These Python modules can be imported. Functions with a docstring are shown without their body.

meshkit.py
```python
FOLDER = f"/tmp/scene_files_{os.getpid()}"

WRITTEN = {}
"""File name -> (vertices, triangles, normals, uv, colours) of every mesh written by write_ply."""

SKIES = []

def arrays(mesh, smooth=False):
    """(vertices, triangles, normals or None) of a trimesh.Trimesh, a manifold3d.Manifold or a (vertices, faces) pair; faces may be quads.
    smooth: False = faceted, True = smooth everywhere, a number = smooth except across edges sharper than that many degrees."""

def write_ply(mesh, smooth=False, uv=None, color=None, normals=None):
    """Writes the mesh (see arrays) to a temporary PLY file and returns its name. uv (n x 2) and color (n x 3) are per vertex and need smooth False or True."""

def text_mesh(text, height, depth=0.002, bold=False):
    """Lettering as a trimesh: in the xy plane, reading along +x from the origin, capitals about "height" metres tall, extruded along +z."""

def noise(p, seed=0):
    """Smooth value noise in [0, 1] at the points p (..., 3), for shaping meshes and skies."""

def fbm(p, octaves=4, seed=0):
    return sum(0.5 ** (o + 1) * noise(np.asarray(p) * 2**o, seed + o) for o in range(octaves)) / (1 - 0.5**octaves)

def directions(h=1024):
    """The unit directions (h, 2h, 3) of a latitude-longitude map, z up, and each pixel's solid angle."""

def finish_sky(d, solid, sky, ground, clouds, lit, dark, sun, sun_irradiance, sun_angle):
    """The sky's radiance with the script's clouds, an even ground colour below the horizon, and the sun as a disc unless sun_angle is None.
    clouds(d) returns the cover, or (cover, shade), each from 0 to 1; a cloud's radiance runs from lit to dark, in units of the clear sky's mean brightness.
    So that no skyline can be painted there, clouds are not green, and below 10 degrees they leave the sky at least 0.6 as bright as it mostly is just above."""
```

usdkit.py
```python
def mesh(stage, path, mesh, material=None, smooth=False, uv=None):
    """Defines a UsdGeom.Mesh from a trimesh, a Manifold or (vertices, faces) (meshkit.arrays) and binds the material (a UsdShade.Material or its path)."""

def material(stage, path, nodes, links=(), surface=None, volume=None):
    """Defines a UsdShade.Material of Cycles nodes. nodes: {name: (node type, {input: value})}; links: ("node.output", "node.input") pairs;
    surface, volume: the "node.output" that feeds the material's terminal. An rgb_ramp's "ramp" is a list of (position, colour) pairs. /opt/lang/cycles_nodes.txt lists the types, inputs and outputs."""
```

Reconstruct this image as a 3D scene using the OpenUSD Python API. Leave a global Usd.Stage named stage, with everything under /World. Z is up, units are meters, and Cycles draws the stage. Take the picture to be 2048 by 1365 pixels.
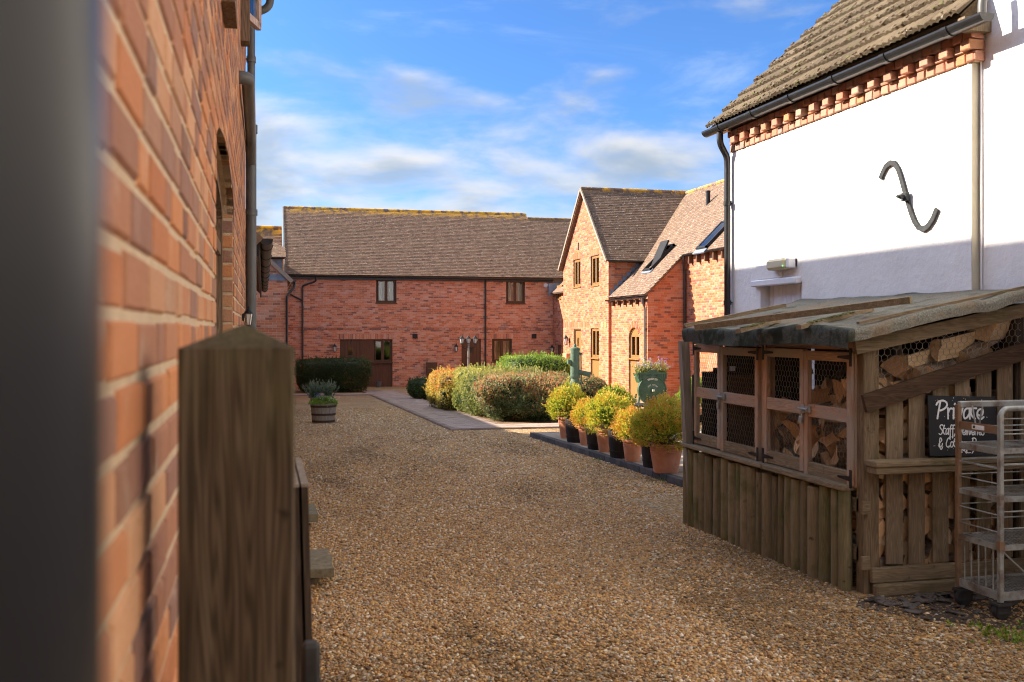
import math
import numpy as np
import trimesh
import usdkit
import meshkit
from pxr import Gf, Sdf, Usd, UsdGeom, UsdLux, UsdShade, Vt
from shapely.geometry import LineString, Point, Polygon, box as sbox
from shapely.prepared import prep
from shapely.ops import unary_union

stage = Usd.Stage.CreateInMemory()
UsdGeom.Xform.Define(stage, '/World')
UsdGeom.Scope.Define(stage, '/World/Looks')

# ------------------------------------------------------------------ camera, sky, sun, exposure
# x runs across the yard, y along it (the buildings stand square to these), z up.
YAW = math.radians(14.04)          # the camera looks this far to the right of the yard's length
EYE = np.array([0.0, 0.0, 1.6])
FPX, HOR = 1991.0, 660.0           # focal length in pixels of the 2048 wide photograph, and its eye level
CY, SY = math.cos(YAW), math.sin(YAW)
RIGHT, FWD, UP = np.array([CY, -SY, 0]), np.array([SY, CY, 0]), np.array([0, 0, 1.0])
cam = UsdGeom.Camera.Define(stage, '/World/camera')
cam.CreateHorizontalApertureAttr(36.0)
cam.CreateVerticalApertureAttr(36.0 * 682 / 1024)
cam.CreateFocalLengthAttr(36.0 * FPX / 2048)
cam.CreateVerticalApertureOffsetAttr(-(682.5 - HOR) * 36.0 / 2048)
cam.CreateFStopAttr(5.0)
cam.CreateFocusDistanceAttr(13.0)
cam.CreateClippingRangeAttr(Gf.Vec2f(0.02, 5000))
cam.CreateExposureAttr(1.8)
cam.AddTransformOp().Set(Gf.Matrix4d(*RIGHT, 0, *UP, 0, *(-FWD), 0, *EYE, 1))

SUN = np.array([-1.0, 0.48, 0.65])
SUN /= np.linalg.norm(SUN)


def g3(v):
    return (v, v, v)


dome = UsdLux.DomeLight.Define(stage, '/World/sky')
sky = usdkit.material(stage, '/World/Looks/sky_dome', {
    "s": ("sky_texture", {"sky_type": "single_scattering", "sun_disc": False, "sun_elevation": math.asin(SUN[2]), "sun_rotation": math.atan2(SUN[0], SUN[1]),
                          "air_density": 1.0, "aerosol_density": 0.4, "ozone_density": 2.0}),
    "tint": ("mix_color", {"blend_type": "multiply", "fac": 1.0, "b": (0.175, 0.285, 0.45), "use_clamp": False, "use_clamp_result": False}),
    "tc": ("texture_coordinate", {}),
    "sep": ("separate_xyz", {}),
    # heaped cloud: low in view and broken cloud over the rest of the sky
    "m1": ("mapping", {"location": (2.35, 0.9, 0.3), "scale": (1, 1, 2.9)}),
    "n1": ("noise_texture", {"scale": 6.5, "detail": 10.0, "roughness": 0.52, "distortion": 0.2}),
    "band": ("rgb_ramp", {"ramp": [(0.0, g3(.64)), (0.10, g3(.60)), (0.16, g3(.56)), (.205, g3(.52)), (.235, g3(.40)), (.28, g3(.30)), (.45, g3(.56)), (1.0, g3(.66))]}),
    "sum": ("math", {"math_type": "add"}),
    "cov": ("map_range", {"range_type": "smoothstep", "from_min": 0.88, "from_max": 1.22, "to_min": 0.0, "to_max": 0.95, "clamp": True}),
    # thin streaks
    "m2": ("mapping", {"location": (0.3, 5.2, 0.0), "rotation": (0.0, 0.5, 0.35), "scale": (1.2, 3.5, 5.5)}),
    "n2": ("noise_texture", {"scale": 2.2, "detail": 8.0, "roughness": 0.62, "distortion": 0.9}),
    "cir": ("map_range", {"range_type": "smoothstep", "from_min": 0.48, "from_max": 0.82, "to_min": 0.0, "to_max": 0.5, "clamp": True}),
    "mc": ("mix_color", {"b": (1.6, 1.9, 2.3), "use_clamp": False, "use_clamp_result": False}),
    "shade": ("mix_color", {"a": (1.85, 1.84, 1.82), "b": (0.86, 1.07, 1.34), "use_clamp": False, "use_clamp_result": False}),
    "m3": ("mapping", {"location": (2.35, 0.9, 0.335), "scale": (1, 1, 2.9)}),
    "n3": ("noise_texture", {"scale": 6.5, "detail": 7.0, "roughness": 0.5, "distortion": 0.25}),
    "dark": ("map_range", {"range_type": "smoothstep", "from_min": 0.43, "from_max": 0.68, "to_min": 0.0, "to_max": 0.95, "clamp": True}),
    "mx": ("mix_color", {"use_clamp": False, "use_clamp_result": False}),
    # sky and cloud are brighter towards the sun
    "dot": ("vector_math", {"math_type": "dot_product", "vector2": tuple(SUN)}),
    "mxd": ("math", {"math_type": "maximum", "value2": 0.0}),
    "pw": ("math", {"math_type": "power", "value2": 4.0}),
    "au": ("math", {"math_type": "multiply_add", "value2": 3.0, "value3": 1.0}),
    "fin": ("vector_math", {"math_type": "scale"}),
    "b": ("background_shader", {"strength": 0.14}),
}, [("s.color", "tint.a"), ("tc.generated", "sep.vector"), ("tc.generated", "m1.vector"), ("m1.vector", "n1.vector"), ("sep.z", "band.fac"),
    ("n1.fac", "sum.value1"), ("band.color", "sum.value2"), ("sum.value", "cov.value"),
    ("tc.generated", "m2.vector"), ("m2.vector", "n2.vector"), ("n2.fac", "cir.value"),
    ("tint.result", "mc.a"), ("cir.result", "mc.fac"),
    ("tc.generated", "m3.vector"), ("m3.vector", "n3.vector"), ("n3.fac", "dark.value"), ("dark.result", "shade.fac"),
    ("mc.result", "mx.a"), ("shade.result", "mx.b"), ("cov.result", "mx.fac"),
    ("tc.generated", "dot.vector1"), ("dot.value", "mxd.value1"), ("mxd.value", "pw.value1"), ("pw.value", "au.value1"),
    ("mx.result", "fin.vector1"), ("au.value", "fin.scale"), ("fin.vector", "b.color")], surface="b.background")
UsdShade.MaterialBindingAPI.Apply(dome.GetPrim()).Bind(sky)
sun = UsdLux.DistantLight.Define(stage, '/World/sun')
sun.CreateNormalizeAttr(True)
sun.CreateIntensityAttr(1.2)
sun.CreateAngleAttr(0.53)
sun.CreateColorAttr(Gf.Vec3f(1.0, 0.88, 0.72))
sun.AddTransformOp().Set(Gf.Matrix4d().SetLookAt(Gf.Vec3d(*map(float, SUN * 50)), Gf.Vec3d(0, 0, 0), Gf.Vec3d(0, 0, 1)).GetInverse())

rng = np.random.default_rng(7)


# ------------------------------------------------------------------ where things are
def ground(x, y):                  # the yard falls gently away from the camera
    return -0.019 * (SY * x + CY * y)


def ray(px, py):
    return FWD + RIGHT * ((px - 1024) / FPX) + UP * ((HOR - py) / FPX)


def onx(px, py, x):
    d = ray(px, py)
    return EYE + d * ((x - EYE[0]) / d[0])


def ony(px, py, y):
    d = ray(px, py)
    return EYE + d * ((y - EYE[1]) / d[1])


def at(px, dist, lift=0.0):        # on the ground, this far ahead
    p = EYE + ray(px, HOR) * dist
    p[2] = ground(p[0], p[1]) + lift
    return p


def onplane(px, py, o, n):
    d = ray(px, py)
    return EYE + d * (np.dot(np.asarray(o) - EYE, n) / np.dot(d, n))


def project(P):
    P = np.asarray(P, float) - EYE
    D = P @ FWD
    return 1024 + FPX * (P @ RIGHT) / D, HOR - FPX * P[..., 2] / D, D


# ------------------------------------------------------------------ materials
LK = '/World/Looks/'
MATS = {}


def mat(name, stops, scale=6.0, detail=6.0, stretch=(1, 1, 1), rough=0.85, bump=0.25, bscale=None, bdist=0.01, tint=None, tint_mix=0.6, metallic=0.0, spec=0.3,
        rand=False, coord='position', spots=None, nrough=0.6, translucent=0.0, rot=(0, 0, 0), grain=0.0):
    """Noise through a colour ramp. tint: a ramp over each piece's own random number (the mesh attribute "tint", or the object's random with rand)."""
    n = {"geo": ("geometry", {}), "tc": ("texture_coordinate", {}), "map": ("mapping", {"scale": stretch, "rotation": rot}),
         "nz": ("noise_texture", {"scale": scale, "detail": detail, "roughness": nrough}),
         "rp": ("rgb_ramp", {"ramp": stops}),
         "bn": ("noise_texture", {"scale": bscale or scale * 3, "detail": 5.0, "roughness": 0.6}),
         "bp": ("bump", {"strength": bump, "distance": bdist}),
         "p": ("principled_bsdf", {"roughness": rough, "metallic": metallic, "specular_ior_level": spec})}
    l = [("geo.position" if coord == 'position' else "tc.object", "map.vector"), ("map.vector", "nz.vector"), ("map.vector", "bn.vector"),
         ("nz.fac", "rp.fac"), ("bn.fac", "bp.height"), ("bp.normal", "p.normal")]
    out = "rp.color"
    if grain:                       # growth rings: contour lines of a slow noise drawn out along the board
        n["gn"] = ("noise_texture", {"scale": scale * .45, "detail": 2.0, "roughness": .4})
        n["gm"] = ("math", {"math_type": "multiply", "value2": 95.0})
        n["gs"] = ("math", {"math_type": "sine"})
        n["gr"] = ("map_range", {"from_min": -1.0, "from_max": 1.0, "to_min": 1.0 - grain, "to_max": 1.0 + grain * .35})
        n["gx"] = ("mix_color", {"blend_type": "multiply", "fac": 1.0, "use_clamp": False})
        l += [("map.vector", "gn.vector"), ("gn.fac", "gm.value1"), ("gm.value", "gs.value1"), ("gs.value", "gr.value"), (out, "gx.a"), ("gr.result", "gx.b")]
        out = "gx.result"
    if tint is not None:
        n["tr"] = ("rgb_ramp", {"ramp": tint})
        n["tm"] = ("mix_color", {"fac": tint_mix})
        if rand:
            n["oi"] = ("object_info", {})
            l.append(("oi.random", "tr.fac"))
        else:
            n["ta"] = ("attribute", {"attribute": "tint"})
            l.append(("ta.fac", "tr.fac"))
        l += [(out, "tm.a"), ("tr.color", "tm.b")]
        out = "tm.result"
    for i, (scol, sscale, lo, hi, amount, zlo, zhi) in enumerate(spots or []):
        a = f"s{i}"
        n[a + "n"] = ("noise_texture", {"scale": sscale, "detail": 4.0, "roughness": 0.6})
        n[a + "m"] = ("map_range", {"from_min": lo, "from_max": hi, "to_max": amount, "clamp": True})
        n[a + "x"] = ("mix_color", {"b": scol})
        l += [("geo.position" if coord == 'position' else "tc.object", a + "n.vector"), (a + "n.fac", a + "m.value"), (out, a + "x.a")]
        f = a + "m.result"
        if zlo is not None:
            n[a + "z"] = ("separate_xyz", {})
            n[a + "r"] = ("map_range", {"from_min": zlo, "from_max": zhi, "clamp": True})
            n[a + "q"] = ("math", {"math_type": "multiply"})
            l += [("geo.position", a + "z.vector"), (a + "z.z", a + "r.value"), (a + "r.result", a + "q.value1"), (f, a + "q.value2")]
            f = a + "q.value"
        l.append((f, a + "x.fac"))
        out = a + "x.result"
    l.append((out, "p.base_color"))
    surf = "p.BSDF"
    if translucent:
        n["tl"] = ("translucent_bsdf", {})
        n["mix"] = ("mix_closure", {"fac": translucent})
        l += [(out, "tl.color"), ("p.BSDF", "mix.closure1"), ("tl.BSDF", "mix.closure2")]
        surf = "mix.closure"
    MATS[name] = usdkit.material(stage, LK + name, n, l, surface=surf)
    return MATS[name]


BR_SHADE_LIFTED = [(0.0, (.44, .15, .07)), (.25, (.54, .20, .10)), (.45, (.60, .25, .14)), (.62, (.62, .31, .20)), (.78, (.62, .36, .26)), (.88, (.27, .12, .085)), (1.0, (.18, .09, .075))]
mat('brick_shade_lifted', [(.3, (.40, .14, .07)), (.6, (.56, .22, .12)), (.75, (.64, .34, .22))], scale=14, tint=BR_SHADE_LIFTED, tint_mix=.75, bump=.3, bscale=60, spec=.15, spots=[((.56, .40, .32), 2.0, .56, .72, .45, None, None)])  # lightened copy of brick_red for shaded walls: the missing light is in the colour
BR_NEW = [(0.0, (.36, .10, .04)), (.25, (.44, .14, .055)), (.45, (.48, .17, .08)), (.62, (.49, .20, .11)), (.78, (.48, .23, .14)), (.88, (.20, .075, .05)), (1.0, (.13, .06, .05))]
mat('brick_red', [(.3, (.33, .095, .04)), (.6, (.46, .155, .072)), (.75, (.52, .24, .14))], scale=14, tint=BR_NEW, tint_mix=.75, bump=.3, bscale=60, spec=.15,
    spots=[((.48, .33, .25), 2.2, .58, .72, .35, None, None)])
BR_OLD = [(0.0, (.40, .15, .065)), (.2, (.52, .22, .09)), (.35, (.34, .16, .095)), (.5, (.26, .13, .09)), (.62, (.21, .125, .105)), (.75, (.48, .25, .13)), (.86, (.55, .31, .17)), (1.0, (.14, .075, .065))]
mat('brick_old', [(.3, (.30, .13, .065)), (.5, (.43, .195, .095)), (.7, (.52, .29, .165))], scale=13, detail=8, tint=BR_OLD, tint_mix=.82, bump=.6, bscale=70, spec=.15,
    spots=[((.5, .40, .30), 9, .60, .72, .45, None, None)])
EAVES = [(0, (.42, .15, .085)), (.25, (.46, .24, .17)), (.45, (.35, .14, .09)), (.6, (.40, .26, .19)), (.75, (.24, .19, .175)), (.88, (.46, .20, .085)), (1, (.19, .14, .13))]
mat('brick_eaves', [(.3, (.30, .13, .08)), (.7, (.44, .25, .17))], scale=20, detail=7, tint=EAVES, tint_mix=.75, bump=.6, bscale=70, spec=.15)
mat('mortar_pale', [(.3, (.52, .41, .31)), (.7, (.62, .50, .39))], scale=30, bump=.5, bscale=150)
mat('mortar', [(.3, (.37, .265, .185)), (.7, (.46, .34, .25))], scale=30, bump=.5, bscale=150)
mat('mortar_old', [(.3, (.46, .34, .215)), (.7, (.58, .45, .30))], scale=20, bump=.8, bscale=90)
TILE = [(0.0, (.14, .078, .046)), (.4, (.20, .118, .07)), (.75, (.27, .165, .10)), (1.0, (.10, .06, .04))]
mat('roof_tile_brown', [(.3, (.145, .088, .054)), (.7, (.28, .175, .11))], scale=9, tint=TILE, tint_mix=.6, bump=.5, bscale=50,
    spots=[((.55, .48, .40), 13, .60, .68, .6, None, None), ((.03, .03, .02), 5, .64, .70, .6, None, None), ((.74, .38, .025), 3.4, .44, .54, .9, 6.66, 7.0)])
mat('roof_tile_left', [(.3, (.11, .065, .045)), (.7, (.22, .13, .085))], scale=9, tint=TILE, tint_mix=.5, bump=.5, bscale=50,
    spots=[((.45, .40, .33), 11, .64, .69, .6, None, None), ((.80, .40, .02), 2.6, .42, .54, .95, 5.6, 6.0)])
mat('roof_tile_gable', [(.3, (.09, .06, .04)), (.7, (.165, .112, .075))], scale=9, tint=TILE, tint_mix=.5, bump=.5, bscale=50,
    spots=[((.60, .54, .45), 14, .61, .67, .75, None, None), ((.75, .38, .02), 3.0, .48, .58, .9, 6.74, 6.92)])
mat('roof_tile_tan', [(.25, (.06, .043, .026)), (.5, (.105, .077, .046)), (.75, (.17, .128, .08))], scale=14, detail=8, tint=[(0, (.065, .047, .027)), (.6, (.115, .085, .05)), (1, (.15, .112, .068))], tint_mix=.5,
    bump=.9, bscale=70, spots=[((.09, .075, .035), 6, .56, .68, .8, None, None), ((.55, .52, .45), 25, .68, .72, .7, None, None)])
mat('moss', [(.3, (.05, .06, .015)), (.7, (.15, .15, .04))], scale=40, bump=1.0, bscale=120)
mat('moss_brown', [(.3, (.055, .036, .018)), (.7, (.125, .086, .044))], scale=40, bump=1.0, bscale=120)
mat('white_render', [(.3, (.72, .70, .68)), (.7, (.80, .785, .765))], scale=3, bump=.7, bscale=16, bdist=.012, rough=.95, spec=.1,
    spots=[((.55, .50, .44), 1.6, .66, .80, .35, None, None)])
mat('white_paint', [(.3, (.70, .70, .72)), (.7, (.78, .78, .80))], scale=10, rough=.55, bump=.1)
mat('cream_plastic', [(.3, (.56, .50, .32)), (.7, (.64, .58, .40))], scale=8, rough=.4, bump=.05)
mat('black_plastic', [(.3, (.008, .008, .008)), (.7, (.014, .014, .014))], scale=6, rough=.35, bump=.05, spec=.5, spots=[((.10, .09, .075), 20, .62, .75, .4, None, None)])
mat('grey_plastic', [(.3, (.075, .075, .072)), (.7, (.11, .108, .10))], scale=4, rough=.45, bump=.08, spec=.4, spots=[((.28, .24, .17), 35, .70, .76, .7, None, None)])
mat('grey_pipe_near', [(.3, (.007, .008, .010)), (.7, (.012, .013, .015))], scale=3, rough=.35, bump=.03, spec=.25)
mat('lead', [(.3, (.13, .155, .19)), (.7, (.22, .25, .29))], scale=6, rough=.5, bump=.2)
mat('cement', [(.3, (.22, .17, .125)), (.7, (.33, .265, .20))], scale=20, bump=.5)
mat('brown_frame', [(.3, (.075, .034, .014)), (.7, (.11, .05, .02))], scale=5, stretch=(6, 6, 1), rough=.5, bump=.1)
mat('brown_door', [(.3, (.085, .034, .014)), (.7, (.12, .05, .021))], scale=5, stretch=(8, 8, .6), rough=.5, bump=.1)
mat('ochre_frame', [(.3, (.21, .10, .028)), (.7, (.27, .135, .04))], scale=5, stretch=(8, 8, .6), rough=.55, bump=.1)
mat('dark_metal', [(.3, (.012, .012, .012)), (.7, (.03, .028, .026))], scale=12, rough=.45, bump=.2, metallic=.4)
mat('iron_s', [(.3, (.014, .016, .018)), (.7, (.035, .038, .04))], scale=30, rough=.7, bump=.6)
mat('steel', [(.3, (.24, .255, .24)), (.7, (.38, .40, .38))], scale=10, rough=.45, metallic=.4, bump=.15, spots=[((.13, .075, .045), 7, .50, .66, .8, None, None)])
mat('steel_rusty', [(.3, (.20, .115, .065)), (.7, (.28, .19, .12))], scale=14, rough=.55, metallic=.5, bump=.3)
mat('rubber', [(.3, (.02, .02, .02)), (.7, (.05, .048, .045))], scale=10, rough=.8)
mat('lamp_glass', [(.3, (.55, .55, .52)), (.7, (.62, .62, .58))], scale=4, rough=.15, bump=.02, spec=.6)
mat('green_iron', [(.3, (.022, .055, .026)), (.55, (.042, .085, .042)), (.75, (.085, .125, .065))], scale=9, rough=.5, bump=.35, spec=.4)
mat('green_pale', [(.3, (.055, .105, .065)), (.7, (.11, .165, .11))], scale=14, rough=.6, bump=.5, spots=[((.02, .05, .035), 16, .60, .68, .7, None, None)])
mat('letter_pale', [(.3, (.50, .46, .34)), (.7, (.62, .58, .46))], scale=20)
mat('chalk_white', [(.3, (.62, .63, .63)), (.7, (.74, .75, .75))], scale=60, rough=.9, bump=.1)
mat('chalkboard', [(.3, (.014, .014, .016)), (.7, (.022, .022, .024))], scale=6, rough=.6, bump=.05, spots=[((.10, .10, .10), 3, .6, .8, .2, None, None)])
mat('terracotta', [(.3, (.46, .18, .095)), (.7, (.58, .27, .165))], scale=9, bump=.2, spots=[((.16, .10, .07), 4, .55, .70, .6, None, None), ((.55, .40, .30), 7, .62, .75, .4, None, None)], coord='object')
mat('barrel_wood', [(.3, (.045, .028, .018)), (.7, (.11, .07, .045))], scale=8, stretch=(5, 5, .5), bump=.4)
mat('barrel_grey', [(.3, (.16, .13, .10)), (.7, (.30, .26, .21))], scale=8, stretch=(5, 5, .5), bump=.4)
mat('barrel_dark', [(.3, (.012, .009, .008)), (.7, (.028, .02, .016))], scale=8, stretch=(5, 5, .5), bump=.3)
mat('hoop_rust', [(.3, (.035, .018, .012)), (.7, (.075, .04, .026))], scale=20, rough=.7)
mat('soil', [(.3, (.035, .024, .015)), (.7, (.08, .055, .035))], scale=30, bump=1.0, bscale=60)
mat('leaf_litter', [(.3, (.10, .055, .03)), (.5, (.19, .11, .055)), (.7, (.27, .17, .09))], scale=22, detail=8, bump=1.0, bscale=70, bdist=.03)
# timber: the grain runs along z, x or y
WEATHER = [(0, (.13, .09, .055)), (.4, (.19, .14, .088)), (.7, (.25, .19, .13)), (1, (.15, .10, .055))]
def timber(name, a, b, c, stretch, tint=WEATHER, mix=.45, spots=None, **k):
    mat(name, [(.25, a), (.5, b), (.75, c)], scale=7, detail=7, stretch=stretch, tint=tint, tint_mix=mix, bump=.55, bscale=14, bdist=.006, spec=.15, spots=spots, grain=k.pop('grain', .4), **k)
MOSSY = [((.07, .08, .025), 5, .56, .70, .5, None, None), ((.03, .02, .013), 11, .66, .74, .7, None, None)]
timber('weathered_z', (.10, .07, .042), (.20, .148, .092), (.31, .24, .16), (7, 7, .5), spots=MOSSY)
timber('weathered_x', (.12, .088, .05), (.22, .168, .10), (.33, .265, .17), (.5, 7, 7), spots=MOSSY)
timber('weathered_y', (.12, .088, .05), (.24, .185, .115), (.36, .29, .19), (7, .5, 7), spots=MOSSY)
LARCH = [(0, (.38, .20, .11)), (.5, (.43, .26, .165)), (1, (.38, .29, .215))]
timber('pole_wood', (.085, .062, .034), (.17, .13, .075), (.28, .225, .14), (7, 7, .5), tint=[(0, (.10, .075, .04)), (.35, (.20, .155, .09)), (.7, (.30, .24, .15)), (1, (.13, .12, .05))], mix=.6, spots=[((.075, .085, .025), 4, .50, .66, .65, None, None), ((.03, .02, .013), 11, .66, .74, .8, None, None)])
timber('larch_z', (.27, .14, .075), (.42, .235, .135), (.52, .33, .21), (7, 7, .5), tint=LARCH, spots=[((.31, .265, .22), 2.2, .38, .58, .85, None, None), ((.08, .05, .03), 12, .66, .74, .6, None, None)])
timber('larch_y', (.27, .14, .075), (.42, .235, .135), (.52, .33, .21), (7, .5, 7), tint=LARCH, spots=[((.31, .265, .22), 2.2, .38, .58, .85, None, None), ((.08, .05, .03), 12, .66, .74, .6, None, None)])
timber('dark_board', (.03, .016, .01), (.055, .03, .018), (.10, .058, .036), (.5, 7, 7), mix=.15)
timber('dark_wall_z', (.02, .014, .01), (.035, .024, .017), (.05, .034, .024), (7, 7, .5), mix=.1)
timber('post_wood', (.048, .034, .021), (.088, .065, .042), (.15, .118, .08), (9, 9, .42), mix=.0, grain=.42, spots=[((.10, .10, .045), 5, .44, .62, .6, 1.40, 1.60), ((.012, .009, .006), 14, .66, .72, .7, None, None)])
timber('gate_wood', (.022, .016, .013), (.04, .03, .024), (.065, .052, .043), (7, 7, .5), mix=.1)
timber('window_timber', (.10, .06, .035), (.17, .105, .065), (.25, .17, .11), (7, 7, .5), mix=.1)
timber('sash_pink', (.34, .22, .17), (.44, .31, .25), (.52, .40, .34), (7, 7, .5), mix=.0)
mat('log_face', [(.25, (.50, .30, .15)), (.5, (.68, .46, .25)), (.75, (.76, .58, .37))], scale=6, stretch=(1, 9, 9), coord='object', bump=.6, bscale=12, tint=[(0, (.72, .52, .30)), (.5, (.60, .34, .16)), (.8, (.46, .24, .11)), (1, (.76, .60, .40))], tint_mix=.6, rand=True)
mat('log_pale', [(.25, (.50, .34, .18)), (.5, (.66, .48, .28)), (.75, (.74, .58, .38))], scale=6, stretch=(1, 9, 9), coord='object', bump=.6, bscale=12)
mat('bark', [(.3, (.10, .07, .045)), (.5, (.20, .145, .10)), (.75, (.34, .27, .20))], scale=20, stretch=(.5, 2, 2), coord='object', bump=1.0, bscale=24, bdist=.02)
mat('felt', [(.3, (.085, .085, .07)), (.5, (.15, .145, .115)), (.7, (.23, .22, .18))], scale=90, detail=3, bump=.5, bscale=160, rough=.95,
    spots=[((.20, .12, .06), 2.4, .52, .66, .55, None, None), ((.03, .035, .02), 3.3, .56, .66, .6, None, None)])
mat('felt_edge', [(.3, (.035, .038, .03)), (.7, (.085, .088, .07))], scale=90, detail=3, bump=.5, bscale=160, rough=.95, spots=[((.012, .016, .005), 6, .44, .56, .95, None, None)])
mat('wire', [(.3, (.28, .26, .22)), (.7, (.42, .39, .33))], scale=20, rough=.5, metallic=.6)
mat('osb', [(.3, (.10, .055, .032)), (.5, (.15, .085, .05)), (.7, (.21, .125, .075))], scale=40, detail=3, bump=.3)
PAV = [(0, (.25, .165, .125)), (.4, (.33, .235, .185)), (.75, (.40, .31, .25)), (1, (.27, .22, .19))]
mat('paver', [(.3, (.28, .20, .155)), (.7, (.40, .31, .25))], scale=10, tint=PAV, tint_mix=.6, bump=.3, bscale=50)
mat('slab', [(.3, (.20, .165, .115)), (.7, (.36, .31, .24))], scale=8, tint=PAV, tint_mix=.25, bump=.4, bscale=40, spots=[((.06, .065, .03), 4, .56, .68, .6, None, None)])
mat('blue_brick', [(.3, (.035, .034, .038)), (.7, (.085, .08, .08))], scale=12, tint=[(0, (.04, .038, .04)), (1, (.10, .09, .085))], bump=.3)
mat('beige_paint', [(.3, (.40, .36, .27)), (.7, (.48, .44, .34))], scale=6, bump=.2)
mat('stone_step', [(.3, (.15, .125, .075)), (.7, (.26, .225, .15))], scale=22, bump=.6, bscale=80)
GR = [(0.0, (.68, .42, .15)), (.18, (.55, .30, .10)), (.36, (.37, .185, .06)), (.52, (.62, .41, .18)), (.66, (.24, .125, .05)), (.78, (.46, .33, .19)), (.88, (.84, .73, .55)), (1.0, (.12, .078, .048))]
mat('pebble', [(.3, g3(.2)), (.7, g3(.4))], scale=60, tint=GR, tint_mix=.92, rand=True, rough=.7, bump=.2)
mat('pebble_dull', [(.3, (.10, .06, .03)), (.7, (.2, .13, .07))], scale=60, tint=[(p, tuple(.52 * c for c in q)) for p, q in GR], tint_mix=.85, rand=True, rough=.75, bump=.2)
mat('curtain', [(.3, (.55, .55, .52)), (.7, (.66, .66, .63))], scale=4, stretch=(12, 12, .4), bump=.8, bscale=6, bdist=.05)
mat('room_dark', [(.3, g3(.05)), (.7, g3(.07))], scale=3)
mat('slate_chip', [(.3, (.055, .045, .04)), (.7, (.12, .10, .085))], scale=20, bump=.4)
mat('twig', [(.3, (.13, .085, .05)), (.7, (.28, .20, .13))], scale=30)


def leafmat(name, tint, translucent=.42):
    mat(name, [(.3, (.05, .07, .02)), (.7, (.1, .12, .04))], scale=12, tint=tint, tint_mix=.9, bump=0.0, rough=.5, spec=.35, translucent=translucent)


leafmat('leaf_gold', [(0, (.04, .07, .012)), (.22, (.13, .18, .02)), (.42, (.34, .42, .03)), (.70, (.60, .56, .05)), (.88, (.66, .46, .05)), (1, (.62, .30, .04))])
leafmat('leaf_coto', [(0, (.05, .075, .025)), (.35, (.13, .165, .06)), (.65, (.34, .31, .11)), (.84, (.46, .32, .14)), (.86, (.52, .14, .06)), (1, (.60, .20, .09))])
leafmat('leaf_autumn', [(0, (.16, .13, .03)), (.3, (.36, .29, .06)), (.52, (.58, .44, .07)), (.72, (.62, .26, .06)), (1, (.62, .13, .05))])
leafmat('leaf_mid', [(0, (.09, .12, .03)), (.4, (.25, .27, .06)), (.75, (.46, .42, .09)), (1, (.52, .34, .09))])
leafmat('leaf_fresh', [(0, (.07, .13, .012)), (.5, (.21, .32, .03)), (1, (.36, .46, .06))])
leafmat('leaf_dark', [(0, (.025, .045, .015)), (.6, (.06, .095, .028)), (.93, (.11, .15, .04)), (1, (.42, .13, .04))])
leafmat('leaf_sage', [(0, (.07, .11, .06)), (.6, (.13, .18, .11)), (1, (.20, .24, .17))])
leafmat('petal_white', [(0, (.6, .6, .6)), (1, (.75, .75, .75))])
leafmat('petal_violet', [(0, (.22, .16, .45)), (1, (.40, .33, .65))])
leafmat('petal_red', [(0, (.5, .03, .02)), (1, (.6, .08, .03))])

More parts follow.
